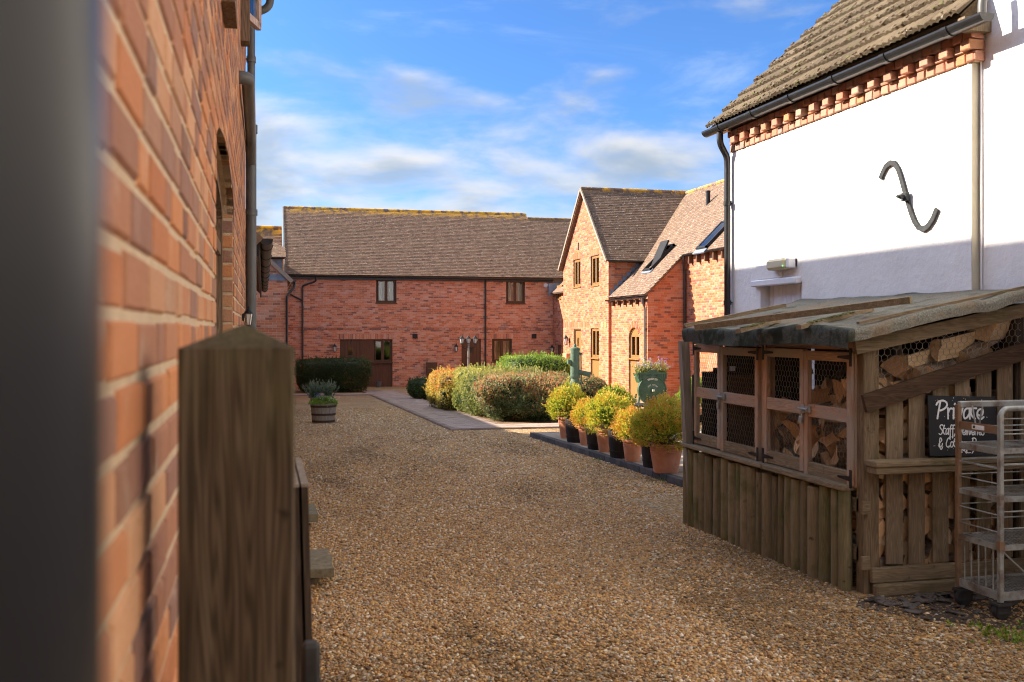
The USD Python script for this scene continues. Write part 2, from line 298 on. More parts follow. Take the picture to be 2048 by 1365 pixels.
MATS['glass'] = usdkit.material(stage, LK + 'glass', {"t": ("transparent_bsdf", {"color": (.9, .93, .92)}), "g": ("glossy_bsdf", {"roughness": .02, "color": (.95, .95, .95)}),
                                                      "f": ("fresnel", {"IOR": 1.6}), "m": ("mix_closure", {})},
                                [("f.fac", "m.fac"), ("t.BSDF", "m.closure1"), ("g.BSDF", "m.closure2")], surface="m.closure")
MATS['led_green'] = usdkit.material(stage, LK + 'led_green', {"e": ("emission", {"color": (.1, 1, .2), "strength": 3.0})}, [], surface="e.emission")
# the yard's gravel: stones as cells, each with its own colour
MATS['gravel_ground'] = usdkit.material(stage, LK + 'gravel_ground', {
    "g": ("geometry", {}), "v": ("voronoi_texture", {"scale": 46.0, "feature": "f1"}), "sp": ("separate_color", {}), "r": ("rgb_ramp", {"ramp": GR}),
    "n": ("noise_texture", {"scale": .9, "detail": 6.0, "roughness": .6}), "nm": ("map_range", {"from_min": .35, "from_max": .7, "to_min": .72, "to_max": 1.12}),
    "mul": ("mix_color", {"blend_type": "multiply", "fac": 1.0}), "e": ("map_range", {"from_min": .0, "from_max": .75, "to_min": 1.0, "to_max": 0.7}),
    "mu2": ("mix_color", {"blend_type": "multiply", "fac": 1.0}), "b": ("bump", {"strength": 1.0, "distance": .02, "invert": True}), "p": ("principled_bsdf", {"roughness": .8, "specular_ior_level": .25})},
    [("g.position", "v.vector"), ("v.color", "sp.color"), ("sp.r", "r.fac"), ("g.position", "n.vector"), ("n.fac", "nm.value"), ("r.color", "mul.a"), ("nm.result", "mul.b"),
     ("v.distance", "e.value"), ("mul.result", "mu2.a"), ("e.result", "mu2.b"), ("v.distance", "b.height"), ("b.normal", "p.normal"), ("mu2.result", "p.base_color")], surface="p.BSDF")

# ------------------------------------------------------------------ things, parts and meshes
USED, BASE = {}, {}
I3 = np.eye(3)


def numbered(parent, name):
    k = USED.get((parent, name), 0)
    USED[(parent, name)] = k + 1
    return f"{parent}/{name}" + (f"_{k:03d}" if k else "")


def info(path, label=None, cat=None, group=None, kind=None):
    p = stage.GetPrimAtPath(path)
    for k, v in (("label", label), ("category", cat), ("group", group), ("kind", kind)):
        if v:
            p.SetCustomDataByKey(k, v)


def thing(name, label, cat, base=(0, 0, 0), group=None):
    path = numbered('/World', name)
    base = np.asarray(base, float)
    UsdGeom.Xform.Define(stage, path).AddTranslateOp().Set(Gf.Vec3d(*map(float, base)))
    BASE[path] = base
    info(path, label, cat, group)
    return path


def copy_of(src, name, label, cat, loc, rot=(0, 0, 0), scale=1.0, group=None):
    path = numbered('/World', name)
    x = UsdGeom.Xform.Define(stage, path)
    x.GetPrim().GetReferences().AddInternalReference(src)
    x.GetPrim().SetInstanceable(True)
    x.ClearXformOpOrder()
    m = trimesh.transformations.euler_matrix(*rot)
    m[:3, :3] *= scale
    m[:3, 3] = loc
    x.AddTransformOp().Set(Gf.Matrix4d(m.T.tolist()))
    info(path, label, cat, group)
    return path


def raw(path, v, f, material, tint=None, smooth=False, kind=None):
    top = '/'.join(path.split('/')[:3])
    v = np.asarray(v, float) - BASE.get(top, np.zeros(3))
    n = None
    if smooth:
        t = trimesh.Trimesh(v, f, process=False)
        v, f, n = meshkit.arrays(t, smooth)
        if smooth is not True:
            tint = None
    m = UsdGeom.Mesh.Define(stage, path)
    m.CreatePointsAttr(Vt.Vec3fArray.FromNumpy(np.ascontiguousarray(v, np.float32)))
    m.CreateFaceVertexCountsAttr(Vt.IntArray.FromNumpy(np.full(len(f), 3, np.int32)))
    m.CreateFaceVertexIndicesAttr(Vt.IntArray.FromNumpy(np.ascontiguousarray(f, np.int32).ravel()))
    m.CreateSubdivisionSchemeAttr("none")
    if n is not None:
        m.CreateNormalsAttr(Vt.Vec3fArray.FromNumpy(n.astype(np.float32)))
        m.SetNormalsInterpolation("vertex")
    t = np.asarray(tint, np.float32) if tint is not None and len(tint) == len(v) else np.full(len(v), rng.random(), np.float32)
    UsdGeom.PrimvarsAPI(m).CreatePrimvar("tint", Sdf.ValueTypeNames.FloatArray, "vertex").Set(Vt.FloatArray.FromNumpy(t))
    UsdShade.MaterialBindingAPI.Apply(m.GetPrim()).Bind(MATS[material])
    if kind:
        info(path, kind=kind)
    return path


BV = np.array([[-1, -1, -1], [1, -1, -1], [1, 1, -1], [-1, 1, -1], [-1, -1, 1], [1, -1, 1], [1, 1, 1], [-1, 1, 1]], float)
BF = np.array([[0, 3, 2], [0, 2, 1], [4, 5, 6], [4, 6, 7], [0, 1, 5], [0, 5, 4], [1, 2, 6], [1, 6, 5], [2, 3, 7], [2, 7, 6], [3, 0, 4], [3, 4, 7]])


def unit(v):
    return np.asarray(v, float) / np.linalg.norm(v)


class MB:
    def __init__(self):
        self.v, self.f, self.t, self.n = [], [], [], 0

    def add(self, v, f, t=None):
        v = np.asarray(v, float)
        self.v.append(v)
        self.f.append(np.asarray(f, int) + self.n)
        self.t.append(np.full(len(v), rng.random() if t is None else t) if np.ndim(t) == 0 else np.asarray(t))
        self.n += len(v)
        return self

    def box(self, lo, hi, t=None):
        lo, hi = np.minimum(lo, hi), np.maximum(lo, hi)
        return self.add((lo + hi) / 2 + BV * (hi - lo) / 2, BF, t)

    def obox(self, c, h, A, t=None):          # rows of A: the box's axes
        A = np.asarray(A, float)
        v = np.asarray(c) + (BV * h) @ A
        return self.add(v, BF if np.linalg.det(A) > 0 else BF[:, ::-1], t)

    def bar(self, a, b, w, d, side=None, t=None, over=0.0):   # a square-cut bar from a to b, w wide along side, d the other way
        a, b = np.asarray(a, float), np.asarray(b, float)
        z = unit(b - a)
        s = np.asarray(side if side is not None else (np.cross(z, UP) if abs(z[2]) < .95 else (1, 0, 0)), float)
        s = unit(s - z * np.dot(s, z))
        return self.obox((a + b) / 2, (w / 2, d / 2, np.linalg.norm(b - a) / 2 + over), np.array([s, np.cross(z, s), z]), t)

    def chamf(self, lo, hi, c=.004, t=None):  # a box with its edges taken off
        lo, hi = np.asarray(lo, float), np.asarray(hi, float)
        pts = []
        for s in BV:
            p = np.where(s > 0, hi, lo)
            for k in range(3):
                q = p - s * c
                q[k] = p[k]
                pts.append(q)
        h = trimesh.convex.convex_hull(np.array(pts))
        return self.add(h.vertices, h.faces, t)

    def boxes(self, C, H, A, T):
        C, H = np.asarray(C), np.asarray(H)
        v = C[:, None, :] + np.einsum('nij,jk->nik', BV[None] * H[:, None, :], A)
        F = BF if np.linalg.det(A) > 0 else BF[:, ::-1]
        N = len(C)
        f = (F[None] + 8 * np.arange(N)[:, None, None]).reshape(-1, 3)
        return self.add(v.reshape(-1, 3), f, np.repeat(T, 8))

    def tube(self, pts, r, seg=8, t=None, caps=True):
        pts = np.asarray(pts, float)
        r = np.broadcast_to(r, (len(pts),))
        tan = np.gradient(pts, axis=0) if len(pts) > 2 else np.repeat([pts[1] - pts[0]], 2, 0)
        tan /= np.linalg.norm(tan, axis=1, keepdims=True)
        s = np.cross(tan[0], UP if abs(tan[0][2]) < .9 else (1, 0, 0))
        rings = []
        for p, z, rad in zip(pts, tan, r):
            s = unit(s - z * np.dot(s, z))
            q = np.cross(z, s)
            a = np.arange(seg) * 2 * np.pi / seg
            rings.append(p + rad * (np.cos(a)[:, None] * s + np.sin(a)[:, None] * q))
        v = np.vstack(rings)
        f = []
        for i in range(len(pts) - 1):
            for k in range(seg):
                a, b = i * seg + k, i * seg + (k + 1) % seg
                f += [[a, b, b + seg], [a, b + seg, a + seg]]
        if caps:
            n = len(pts) - 1
            v = np.vstack([v, pts[0], pts[-1]])
            for k in range(seg):
                f += [[len(v) - 2, (k + 1) % seg, k], [len(v) - 1, n * seg + k, n * seg + (k + 1) % seg]]
        return self.add(v, f, t)

    def lathe(self, prof, c, seg=24, axis=None, t=None):
        """prof: (radius, height) pairs from below upwards, about the axis (z)."""
        prof = np.asarray(prof, float)
        z = unit(axis) if axis is not None else UP
        s = unit(np.cross(z, (0, 1, 0) if abs(z[1]) < .9 else (1, 0, 0)))
        q = np.cross(z, s)
        a = np.arange(seg) * 2 * np.pi / seg
        v = np.vstack([np.asarray(c) + z * h + r * (np.cos(a)[:, None] * s + np.sin(a)[:, None] * q) for r, h in prof])
        f = []
        for i in range(len(prof) - 1):
            for k in range(seg):
                x, y = i * seg + k, i * seg + (k + 1) % seg
                f += [[x, y, y + seg], [x, y + seg, x + seg]]
        return self.add(v, f, t)

    def prism(self, poly, O, U, V, N, d0, d1, t=None):
        """A flat outline (in u, v) given thickness from d0 to d1 along N."""
        for g in getattr(poly, 'geoms', [poly]):
            if g.area < 1e-7 or g.geom_type != 'Polygon':
                continue
            m = trimesh.creation.extrude_polygon(g, d1 - d0, engine='earcut')
            v = np.asarray(O) + m.vertices[:, :1] * np.asarray(U) + m.vertices[:, 1:2] * np.asarray(V) + (m.vertices[:, 2:] + d0) * np.asarray(N)
            f = m.faces if np.dot(np.cross(U, V), N) > 0 else m.faces[:, ::-1]
            self.add(v, f, t)
        return self

    def mesh(self, m, M=None, t=None):
        v = m.vertices if M is None else trimesh.transform_points(m.vertices, M)
        return self.add(v, m.faces, t)

    def out(self, parent, name, material, smooth=False, kind=None, label=None):
        path = numbered(parent, name)
        raw(path, np.vstack(self.v), np.vstack(self.f), material, np.concatenate(self.t), smooth, kind)
        if label:
            info(path, label=label)
        return path


def solo(name, label, cat, mb, material, smooth=False, group=None, kind=None):
    p = mb.out('/World', name, material, smooth, kind)
    info(p, label, cat, group)
    return p


def visible_px(P):
    x, y, d = project(P)
    return (d > .2) & (x > -40) & (x < 2090) & (y > -40) & (y < 1400)


def pieces(parent, name, V, F, T, pos, size, material, most=300, rest='stuff', smooth=False):
    """V, F, T: lists per piece. The largest in view become parts of their own, the others one part."""
    x, y, d = project(pos)
    score = np.where(visible_px(pos), np.asarray(size) / np.maximum(d, .1), 0)
    order = np.argsort(-score)
    chosen = [i for i in order[:most] if score[i] > 0]
    for i in chosen:
        raw(numbered(parent, name), V[i], F[i], material, T[i], smooth)
    left = sorted(set(range(len(V))) - set(chosen))
    if left:
        mb = MB()
        for i in left:
            mb.add(V[i], F[i], T[i])
        mb.out(parent, 'more_' + name + 's', material, smooth, kind='stuff')


# a brick seen from its face: front ring drawn in a little, so that its arrises are not knife edges
def brick_geo(u0, u1, v0, v1, n0, n1, c):
    ring = np.array([[u0, v0], [u1, v0], [u1, v1], [u0, v1]])
    inner = np.array([[u0 + c, v0 + c], [u1 - c, v0 + c], [u1 - c, v1 - c], [u0 + c, v1 - c]])
    v = np.vstack([np.c_[ring, np.full(4, n0)], np.c_[ring, np.full(4, n1 - c)], np.c_[inner, np.full(4, n1)]])
    return v


BRF = []
for _a in (0, 4):
    for _k in range(4):
        _j = (_k + 1) % 4
        BRF += [[_a + _k, _a + _j, _a + 4 + _j], [_a + _k, _a + 4 + _j, _a + 4 + _k]]
BRF += [[8, 9, 10], [8, 10, 11]]
BRF = np.array(BRF)


def brick_wall(parent, poly, O, U, N, seed, mat_b='brick_red', mat_m='mortar', course=.075, length=.225, joint=.010, rough=0.0, thick=.2, most=300,
               bond='stretcher', c=.003, v_off=0.0, holes=(), soldiers=(), bed='wall', flush=.006):
    """Bricks laid in courses over the outline poly (u along U, v up), in front of a slab of mortar. soldiers: (u0, u1, v0, v1) bands of upright bricks."""
    r = np.random.default_rng(seed)
    O, U, N, Vv = np.asarray(O, float), np.asarray(U, float), np.asarray(N, float), UP
    face = poly
    for h in holes:
        face = face.difference(h)
    body = face
    MB().prism(body, O, U, Vv, N, -thick, -flush).out(parent, bed, mat_m)
    cut = face
    for s in soldiers:
        cut = cut.difference(sbox(s[0], s[2], s[1], s[3]))
    safe = prep(cut.buffer(-1e-4))
    some = prep(cut)
    u0, v0, u1, v1 = poly.bounds
    rects = []
    row0 = math.floor((v0 - v_off) / course)
    for row in range(row0, math.ceil((v1 - v_off) / course)):
        z = v_off + row * course
        if bond == 'stretcher':
            x, k = u0 - length * (.5 if row % 2 else 1.0) + (r.random() - .5) * .03, 0
            while x < u1:
                rects.append((x, x + length - joint, z, z + course - joint))
                x += length
        else:
            x, k = u0 - length * r.random(), row
            while x < u1:
                w = length if (k % 2 == 0 or r.random() < .35) else length / 2
                rects.append((x, x + w - joint, z, z + course - joint))
                x += w
                k += 1
    for s in soldiers:
        x = s[0]
        while x < s[1] - .02:
            rects.append((x, min(x + course - joint, s[1]), s[2] + joint / 2, s[3] - joint / 2))
            x += course
    sold = {id(q) for q in rects[len(rects):]}
    V, F, T, P, S = [], [], [], [], []
    ns = len(rects)
    solcount = sum(int(math.ceil((s[1] - s[0] - .02) / course)) for s in soldiers)
    first_sold = ns - solcount
    solpoly = prep(face)
    for i, (a, b, z0, z1) in enumerate(rects):
        if i >= first_sold:
            ok = solpoly.intersects(sbox(a, z0, b, z1))
            whole = True
        else:
            q = sbox(a, z0, b, z1)
            if not some.intersects(q):
                continue
            ok, whole = True, safe.contains(q)
        if not ok:
            continue
        j = rough * (r.random(5) - .5)
        n1 = .002 + abs(j[0])
        if whole:
            g = brick_geo(a + j[1], b + j[2], z0 + j[3], z1 + j[4], -.03, n1, c)
            f = BRF
        else:
            piece = cut.intersection(q)
            gs = [p for p in getattr(piece, 'geoms', [piece]) if p.geom_type == 'Polygon' and p.area > 2e-4]
            if not gs:
                continue
            m = [trimesh.creation.extrude_polygon(p, .03 + n1, engine='earcut') for p in gs]
            m = trimesh.util.concatenate(m)
            g = m.vertices - [0, 0, .03]
            f = m.faces
        w = O + g[:, :1] * U + g[:, 1:2] * Vv + g[:, 2:] * N
        if np.dot(np.cross(U, Vv), N) < 0:
            f = np.asarray(f)[:, ::-1]
        V.append(w); F.append(f); T.append(np.full(len(w), r.random())); P.append(w.mean(0)); S.append(math.sqrt((b - a) * (z1 - z0)))
    pieces(parent, 'brick', V, F, T, np.array(P), np.array(S), mat_b, most)


def tiled_roof(parent, poly, O, U, S, seed, tile=.165, expo=.10, thick=.014, material='roof_tile_brown', most=300, jit=.004, name='roof_tile', bed_mat='roof_tile_brown', bed=.06):
    """Plain tiles over an outline (u along the eave, s up the slope), every row lapping the one below."""
    r = np.random.default_rng(seed)
    O, U, S = np.asarray(O, float), unit(U), unit(S)
    N = np.cross(U, S)
    if N[2] < 0:
        N = -N
    roof = MB().prism(poly, O, U, S, N, -bed, -.004).out(parent, 'roof', bed_mat)
    inside = prep(poly)
    u0, s0, u1, s1 = poly.bounds
    V, F, T, P, Z = [], [], [], [], []
    for row in range(int((s1 - s0) / expo) + 1):
        s = s0 + row * expo
        x = u0 - (tile / 2 if row % 2 else 0)
        while x < u1:
            a, b = max(x, u0), min(x + tile - .003, u1)
            x += tile
            if b - a < .02 or not inside.contains(Point((a + b) / 2, s + expo * .5)):
                continue
            ds, dn = (r.random() - .5) * jit * 2, r.random() * jit
            lo, hi = s - .012 + ds, min(s + expo + .03, s1 + .01)
            base = np.array([[a, lo, .004 + dn], [b, lo, .004 + dn + (r.random() - .5) * jit], [b, hi, -.006], [a, hi, -.006]])
            g = np.vstack([base, base + [0, 0, thick]])
            w = O + g[:, :1] * U + g[:, 1:2] * S + g[:, 2:] * N
            V.append(w)
            F.append(BF if np.dot(np.cross(U, S), N) > 0 else BF[:, ::-1])
            T.append(np.full(8, r.random())); P.append(w.mean(0)); Z.append(1.0)
    pieces(roof, name, V, F, T, np.array(P), np.array(Z), material, most)
    return roof


def window(parent, O, U, N, u0, u1, v0, v1, lights=2, frame='brown_frame', recess=.06, fw=.055, sill=True, curtain=False, cas=.04, room=True):
    """A window standing in a hole: outer frame with casements and panes."""
    O, U, N = np.asarray(O, float), np.asarray(U, float), np.asarray(N, float)

    def b(mb, a0, a1, z0, z1, n0, n1):
        q = O + np.outer([a0, a1], U)
        mb.obox(O + U * (a0 + a1) / 2 + UP * (z0 + z1) / 2 + N * (n0 + n1) / 2, ((a1 - a0) / 2, (z1 - z0) / 2, abs(n1 - n0) / 2), np.array([U, UP, N]))
    m = MB()
    n0, n1 = -recess - .06, -recess
    b(m, u0, u1, v1 - fw, v1, n0, n1); b(m, u0, u1, v0, v0 + fw, n0, n1)
    b(m, u0, u0 + fw, v0 + fw, v1 - fw, n0, n1); b(m, u1 - fw, u1, v0 + fw, v1 - fw, n0, n1)
    w = (u1 - u0 - 2 * fw) / lights
    for k in range(1, lights):
        b(m, u0 + fw + k * w - fw * .35, u0 + fw + k * w + fw * .35, v0 + fw, v1 - fw, n0, n1)
    win = m.out(parent, 'window', frame)
    if sill:
        s = MB()
        b(s, u0 - .03, u1 + .03, v0 - .045, v0 - .002, -recess - .03, .035)
        s.out(win, 'sill', frame)
    for k in range(lights):
        a0, a1 = u0 + fw + k * w + fw * .36, u0 + fw + (k + 1) * w - fw * .36
        z0, z1 = v0 + fw + .002, v1 - fw - .002
        c = MB()
        b(c, a0, a1, z1 - cas, z1, n0 + .012, n1 + .008); b(c, a0, a1, z0, z0 + cas, n0 + .012, n1 + .008)
        b(c, a0, a0 + cas, z0 + cas, z1 - cas, n0 + .012, n1 + .008); b(c, a1 - cas, a1, z0 + cas, z1 - cas, n0 + .012, n1 + .008)
        c.out(win, 'casement', frame)
        p = MB()
        b(p, a0 + cas, a1 - cas, z0 + cas, z1 - cas, n0 + .028, n0 + .034)
        p.out(win, 'pane', 'glass')
        if curtain:
            q = MB()
            cu = a0 + cas if curtain == 'left' or (curtain == 'both' and k == 0) else a1 - cas - .16
            xs = np.linspace(0, .17 if curtain != 'full' else a1 - a0 - 2 * cas, 14)
            if curtain == 'full':
                cu = a0 + cas
            pts = [O + U * (cu + x) + N * (n0 - .09 + .016 * math.sin(x * 75)) for x in xs]
            for i in range(len(pts) - 1):
                A, B = pts[i], pts[i + 1]
                q.add([A + UP * z0, B + UP * z0, B + UP * z1, A + UP * z1], [[0, 1, 2], [0, 2, 3]])
            q.out(win, 'curtain', 'curtain', smooth=True)
    return win


def boarded(parent, name, O, U, N, u0, u1, v0, v1, material, n=6, recess=.06, gap=.006, depth=.04, back=True):
    """A boarded door or panel: the part, and its boards as sub-parts."""
    O, U, N = np.asarray(O, float), np.asarray(U, float), np.asarray(N, float)
    m = MB()
    m.obox(O + U * (u0 + u1) / 2 + UP * (v0 + v1) / 2 + N * (-recess - depth * .8), ((u1 - u0) / 2, (v1 - v0) / 2, depth * .3), np.array([U, UP, N]))
    p = m.out(parent, name, material)
    w = (u1 - u0) / n
    for k in range(n):
        q = MB()
        q.obox(O + U * (u0 + (k + .5) * w) + UP * (v0 + v1) / 2 + N * (-recess - depth * .22), ((w - gap) / 2, (v1 - v0) / 2 - .002, depth * .27), np.array([U, UP, N]))
        q.out(p, 'board', material)
    return p


def gutter(parent, a, b, r=.058, material='black_plastic', brackets=8, name='gutter', drop=.0):
    """A half-round eaves gutter from a to b, open at the top, with its joints and brackets."""
    a, b = np.asarray(a, float), np.asarray(b, float)
    z = unit(b - a)
    s = unit(np.cross(z, UP))
    q = np.cross(s, z)

    def shell(p0, p1, r0, r1, mb):
        ang = np.linspace(np.pi, 2 * np.pi, 13)
        prof = [(r1 * math.cos(t), r1 * math.sin(t)) for t in ang] + [(r0 * math.cos(t), r0 * math.sin(t)) for t in ang[::-1]]
        poly = Polygon(prof)
        mb.prism(poly, p0, s, q, z, 0, np.linalg.norm(p1 - p0))
    m = MB()
    shell(a, b, r - .005, r, m)
    ang = np.linspace(np.pi, 2 * np.pi, 13)
    cap = Polygon([(r * math.cos(t), r * math.sin(t)) for t in ang])
    m.prism(cap, a, s, q, z, -.006, 0).prism(cap, b, s, q, z, 0, .006)
    g = m.out(parent, name, material)
    for k in range(brackets):
        c = a + (b - a) * ((k + .5) / brackets)
        j = MB()
        shell(c - z * .03, c + z * .03, r - .001, r + .008, j)
        j.out(g, 'bracket', material)
    return g


def pipe(parent, pts, r=.034, material='black_plastic', clips=(), name='downpipe', wall=None):
    """A rain pipe along pts with rounded elbows; clips: heights of its holders."""
    pts = [np.asarray(p, float) for p in pts]
    path = [pts[0]]
    for i in range(1, len(pts) - 1):
        p, a, b = pts[i], unit(pts[i - 1] - pts[i]), unit(pts[i + 1] - pts[i])
        k = min(.09, .45 * np.linalg.norm(pts[i - 1] - p), .45 * np.linalg.norm(pts[i + 1] - p))
        for t in np.linspace(0, 1, 6):
            path.append((1 - t) ** 2 * (p + a * k) + 2 * t * (1 - t) * p + t * t * (p + b * k))
    path.append(pts[-1])
    g = MB().tube(path, r, 14).out(parent, name, material, smooth=50)
    for z in clips:
        lowest = [p for p in pts]
        a, b = next(((p, q) for p, q in zip(pts, pts[1:]) if min(p[2], q[2]) <= z <= max(p[2], q[2]) and abs(p[2] - q[2]) > .3), (pts[-2], pts[-1]))
        c = a + (b - a) * ((z - a[2]) / (b[2] - a[2]))
        m = MB().tube([c - UP * .025, c + UP * .025], r * 1.22, 14)
        if wall is not None:
            w = np.asarray(wall, float)
            m.bar(c, c + w, .03, .012)
        m.out(g, 'clip', material, smooth=40)
    return g


def lantern(name, label, P, N, material='dark_metal', s=1.0):
    """A coach lantern on its bracket: P on the wall, N out of it."""
    P, N = np.asarray(P, float), unit(N)
    t = thing(name, label, 'wall lamp', P)
    c = P + N * .11 * s
    MB().obox(P + N * .008, (.035 * s, .06 * s, .008), np.array([np.cross(UP, N), UP, N])).out(t, 'wall_plate', material)
    MB().tube([P + N * .01 - UP * .02 * s, P + N * .05 * s - UP * .13 * s, c - UP * .15 * s], .008 * s, 6).out(t, 'arm', material, smooth=50)
    MB().lathe([(.001, -.17 * s), (.03 * s, -.15 * s), (.045 * s, -.13 * s)], c, 6).out(t, 'lamp_base', material)
    MB().lathe([(.04 * s, -.128 * s), (.068 * s, .06 * s)], c, 6).out(t, 'lamp_glass', 'lamp_glass')
    fr = MB()
    for k in range(6):
        a = k * np.pi / 3
        d = np.array([math.cos(a), math.sin(a), 0])
        fr.bar(c + d * .043 * s - UP * .13 * s, c + d * .072 * s + UP * .06 * s, .008 * s, .008 * s)
    fr.out(t, 'lamp_frame', material)
    MB().lathe([(.088 * s, .06 * s), (.06 * s, .10 * s), (.028 * s, .14 * s), (.018 * s, .155 * s), (.022 * s, .17 * s), (.001, .20 * s)], c, 8).out(t, 'lamp_cap', material)
    return t


# ------------------------------------------------------------------ leaves
def leaf_mesh(mb, P, D, size, T, r, spread=.9, N=None):
    """Small folded leaves at P pointing roughly along D."""
    n = len(P)
    D = np.asarray(D, float) + r.normal(0, spread, (n, 3)) * .7
    D /= np.linalg.norm(D, axis=1, keepdims=True)
    s = np.cross(D, N + r.normal(0, .55, (n, 3))) if N is not None else np.cross(D, r.normal(0, 1, (n, 3)))
    s /= np.linalg.norm(s, axis=1, keepdims=True)
    q = np.cross(D, s)
    size = np.broadcast_to(size, (n,))[:, None] * r.uniform(.7, 1.25, (n, 1))
    a, m, b = P, P + D * size * .5, P + D * size
    v = np.stack([a, m + s * size * .3 + q * size * .08, b, m - s * size * .3 + q * size * .08], 1).reshape(-1, 3)
    f = (np.array([[0, 1, 2], [0, 2, 3]])[None] + 4 * np.arange(n)[:, None, None]).reshape(-1, 3)
    mb.add(v, f, np.repeat(np.clip(T, 0, 1), 4))


def blob_dirs(n, r, upper=-.9):
    d = r.normal(0, 1, (n * 2, 3))
    d /= np.linalg.norm(d, axis=1, keepdims=True)
    return d[d[:, 2] > upper][:n]


def hedge(name, label, cat, c, half, material, n, leaf, seed, power=3.0, lump=.12, tintf=None, yaw=0.0, group=None, core='leaf_dark', low=.0, skirt=.10):
    """A clipped shrub: rounded box of half sizes, standing at c on the ground; foliage on its skin, darker growth and stems within."""
    r = np.random.default_rng(seed)
    c = np.asarray(c, float)
    t = thing(name, label, cat, c, group)
    half = np.asarray(half, float)
    ca, sa = math.cos(yaw), math.sin(yaw)
    R = np.array([[ca, sa, 0], [-sa, ca, 0], [0, 0, 1]])

    def skin(d, k=1.0):
        pn = (np.abs(d) ** power).sum(1) ** (1 / power)
        p = d / pn[:, None]
        nz = meshkit.fbm(p * half * 2.2 + seed * 3.1, 3, seed)
        p = p * (1 + (nz - .5)[:, None] * lump * 2) * k
        under = np.clip(-p[:, 2], 0, 1)[:, None]
        p = p * np.hstack([1 - under * skirt, 1 - under * skirt, np.ones_like(under)])
        return (p * half) @ R + c + UP * half[2] * (1 + low)
    d = blob_dirs(n, r)
    k = 1 - np.abs(r.normal(0, .05, len(d))) + np.where(r.random(len(d)) < .06, -.07 * r.random(len(d)), 0)
    P = skin(d, 1.0) * k[:, None] + (c + UP * half[2]) * (1 - k[:, None]) + r.normal(0, .012, (len(d), 3))
    gz = np.array([ground(*p[:2]) for p in P]) + .015
    hole = meshkit.fbm(P * 4.3 + seed * 2.0, 3, seed + 11)
    foot = np.clip((P[:, 2] - c[2]) / (half[2] * .5), 0, 1)
    keep = (P[:, 2] > gz) & (hole > .33 + .06 * r.random(len(P))) & (r.random(len(P)) < .35 + .65 * foot)
    P, d, k = P[keep], d[keep], k[keep]
    nz = meshkit.fbm(P * 2.4 + seed, 4, seed + 5)
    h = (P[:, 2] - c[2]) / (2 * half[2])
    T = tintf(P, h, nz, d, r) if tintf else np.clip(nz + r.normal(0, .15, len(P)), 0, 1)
    mb = MB()
    tg = r.normal(0, 1, (len(d), 3))
    tg -= d * (tg * d).sum(1, keepdims=True) * .75
    tg /= np.linalg.norm(tg, axis=1, keepdims=True)
    leaf_mesh(mb, P, (tg + d * .45 + [0, 0, .15]) @ R, leaf, T, r, .35, d @ R)
    # stray shoots
    ds = blob_dirs(int(n / 190), r, -.1)
    Q = skin(ds, 1.0)
    sh = (ds + [0, 0, .9]) @ R + r.normal(0, .3, ds.shape)
    sh /= np.linalg.norm(sh, axis=1, keepdims=True)
    st_ = np.linspace(-.2, 1, 9)
    L_ = r.uniform(.05, .15, len(Q))
    QQ = (Q[:, None] + sh[:, None] * st_[None, :, None] * L_[:, None, None]).reshape(-1, 3)
    keep = QQ[:, 2] > c[2] + .05
    TT_ = np.repeat(np.clip(meshkit.fbm(Q * 2.4 + seed, 3, seed + 5) + .1, 0, .83), 9)
    leaf_mesh(mb, QQ[keep], np.repeat(sh, 9, 0)[keep], leaf, TT_[keep], r, .7)
    mb.out(t, 'foliage', material)
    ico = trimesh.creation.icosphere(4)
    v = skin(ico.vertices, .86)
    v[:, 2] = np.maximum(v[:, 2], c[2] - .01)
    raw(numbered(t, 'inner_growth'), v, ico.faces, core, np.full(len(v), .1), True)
    st = MB()
    for _ in range(14):
        a = c + np.r_[(r.random(2) - .5) * half[:2] * 1.0, -.02] @ R
        b = c + np.r_[(r.random(2) - .5) * half[:2] * 1.7, half[2] * .8] @ R
        st.tube([a, (a + b) / 2 + r.normal(0, .03, 3), b], [.014, .01, .006], 5)
    st.out(t, 'stem', 'twig')
    return t

# ------------------------------------------------------------------ the setting
def sheet(name, poly, lift, material, parent='/World', kind='structure', step=None):
    m = trimesh.creation.triangulate_polygon(poly, engine='earcut')
    v = np.array([[x, y, ground(x, y) + lift] for x, y in m[0]])
    f = np.asarray(m[1])
    a = np.cross(v[f[:, 1]] - v[f[:, 0]], v[f[:, 2]] - v[f[:, 0]])[:, 2] < 0
    f[a] = f[a][:, ::-1]
    p = raw(numbered(parent, name), v, f, material, kind=None)
    if kind:
        info(p, kind=kind)
    return p


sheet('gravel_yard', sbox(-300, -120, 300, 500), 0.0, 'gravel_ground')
WN, WY = np.array([-1.0, 0, 0]), np.array([0, -1.0, 0])   # outward normals of the walls we see
XU, YU = np.array([1.0, 0, 0]), np.array([0, -1.0, 0])    # their lengths, left to right as seen


def slab_roof(mb, x0, x1, y0, y1, a, b, th=.12):
    """a plain roof plane's thickness: quad between two lines"""
    P = np.array([[*a], [*b]])


def quadslab(mb, p, th):
    """four corners in order and a thickness downwards along the normal"""
    p = np.asarray(p, float)
    n = unit(np.cross(p[1] - p[0], p[3] - p[0]))
    if n[2] < 0:
        n = -n
    v = np.vstack([p - n * th, p])
    h = trimesh.convex.convex_hull(v)
    return mb.add(h.vertices, h.faces)


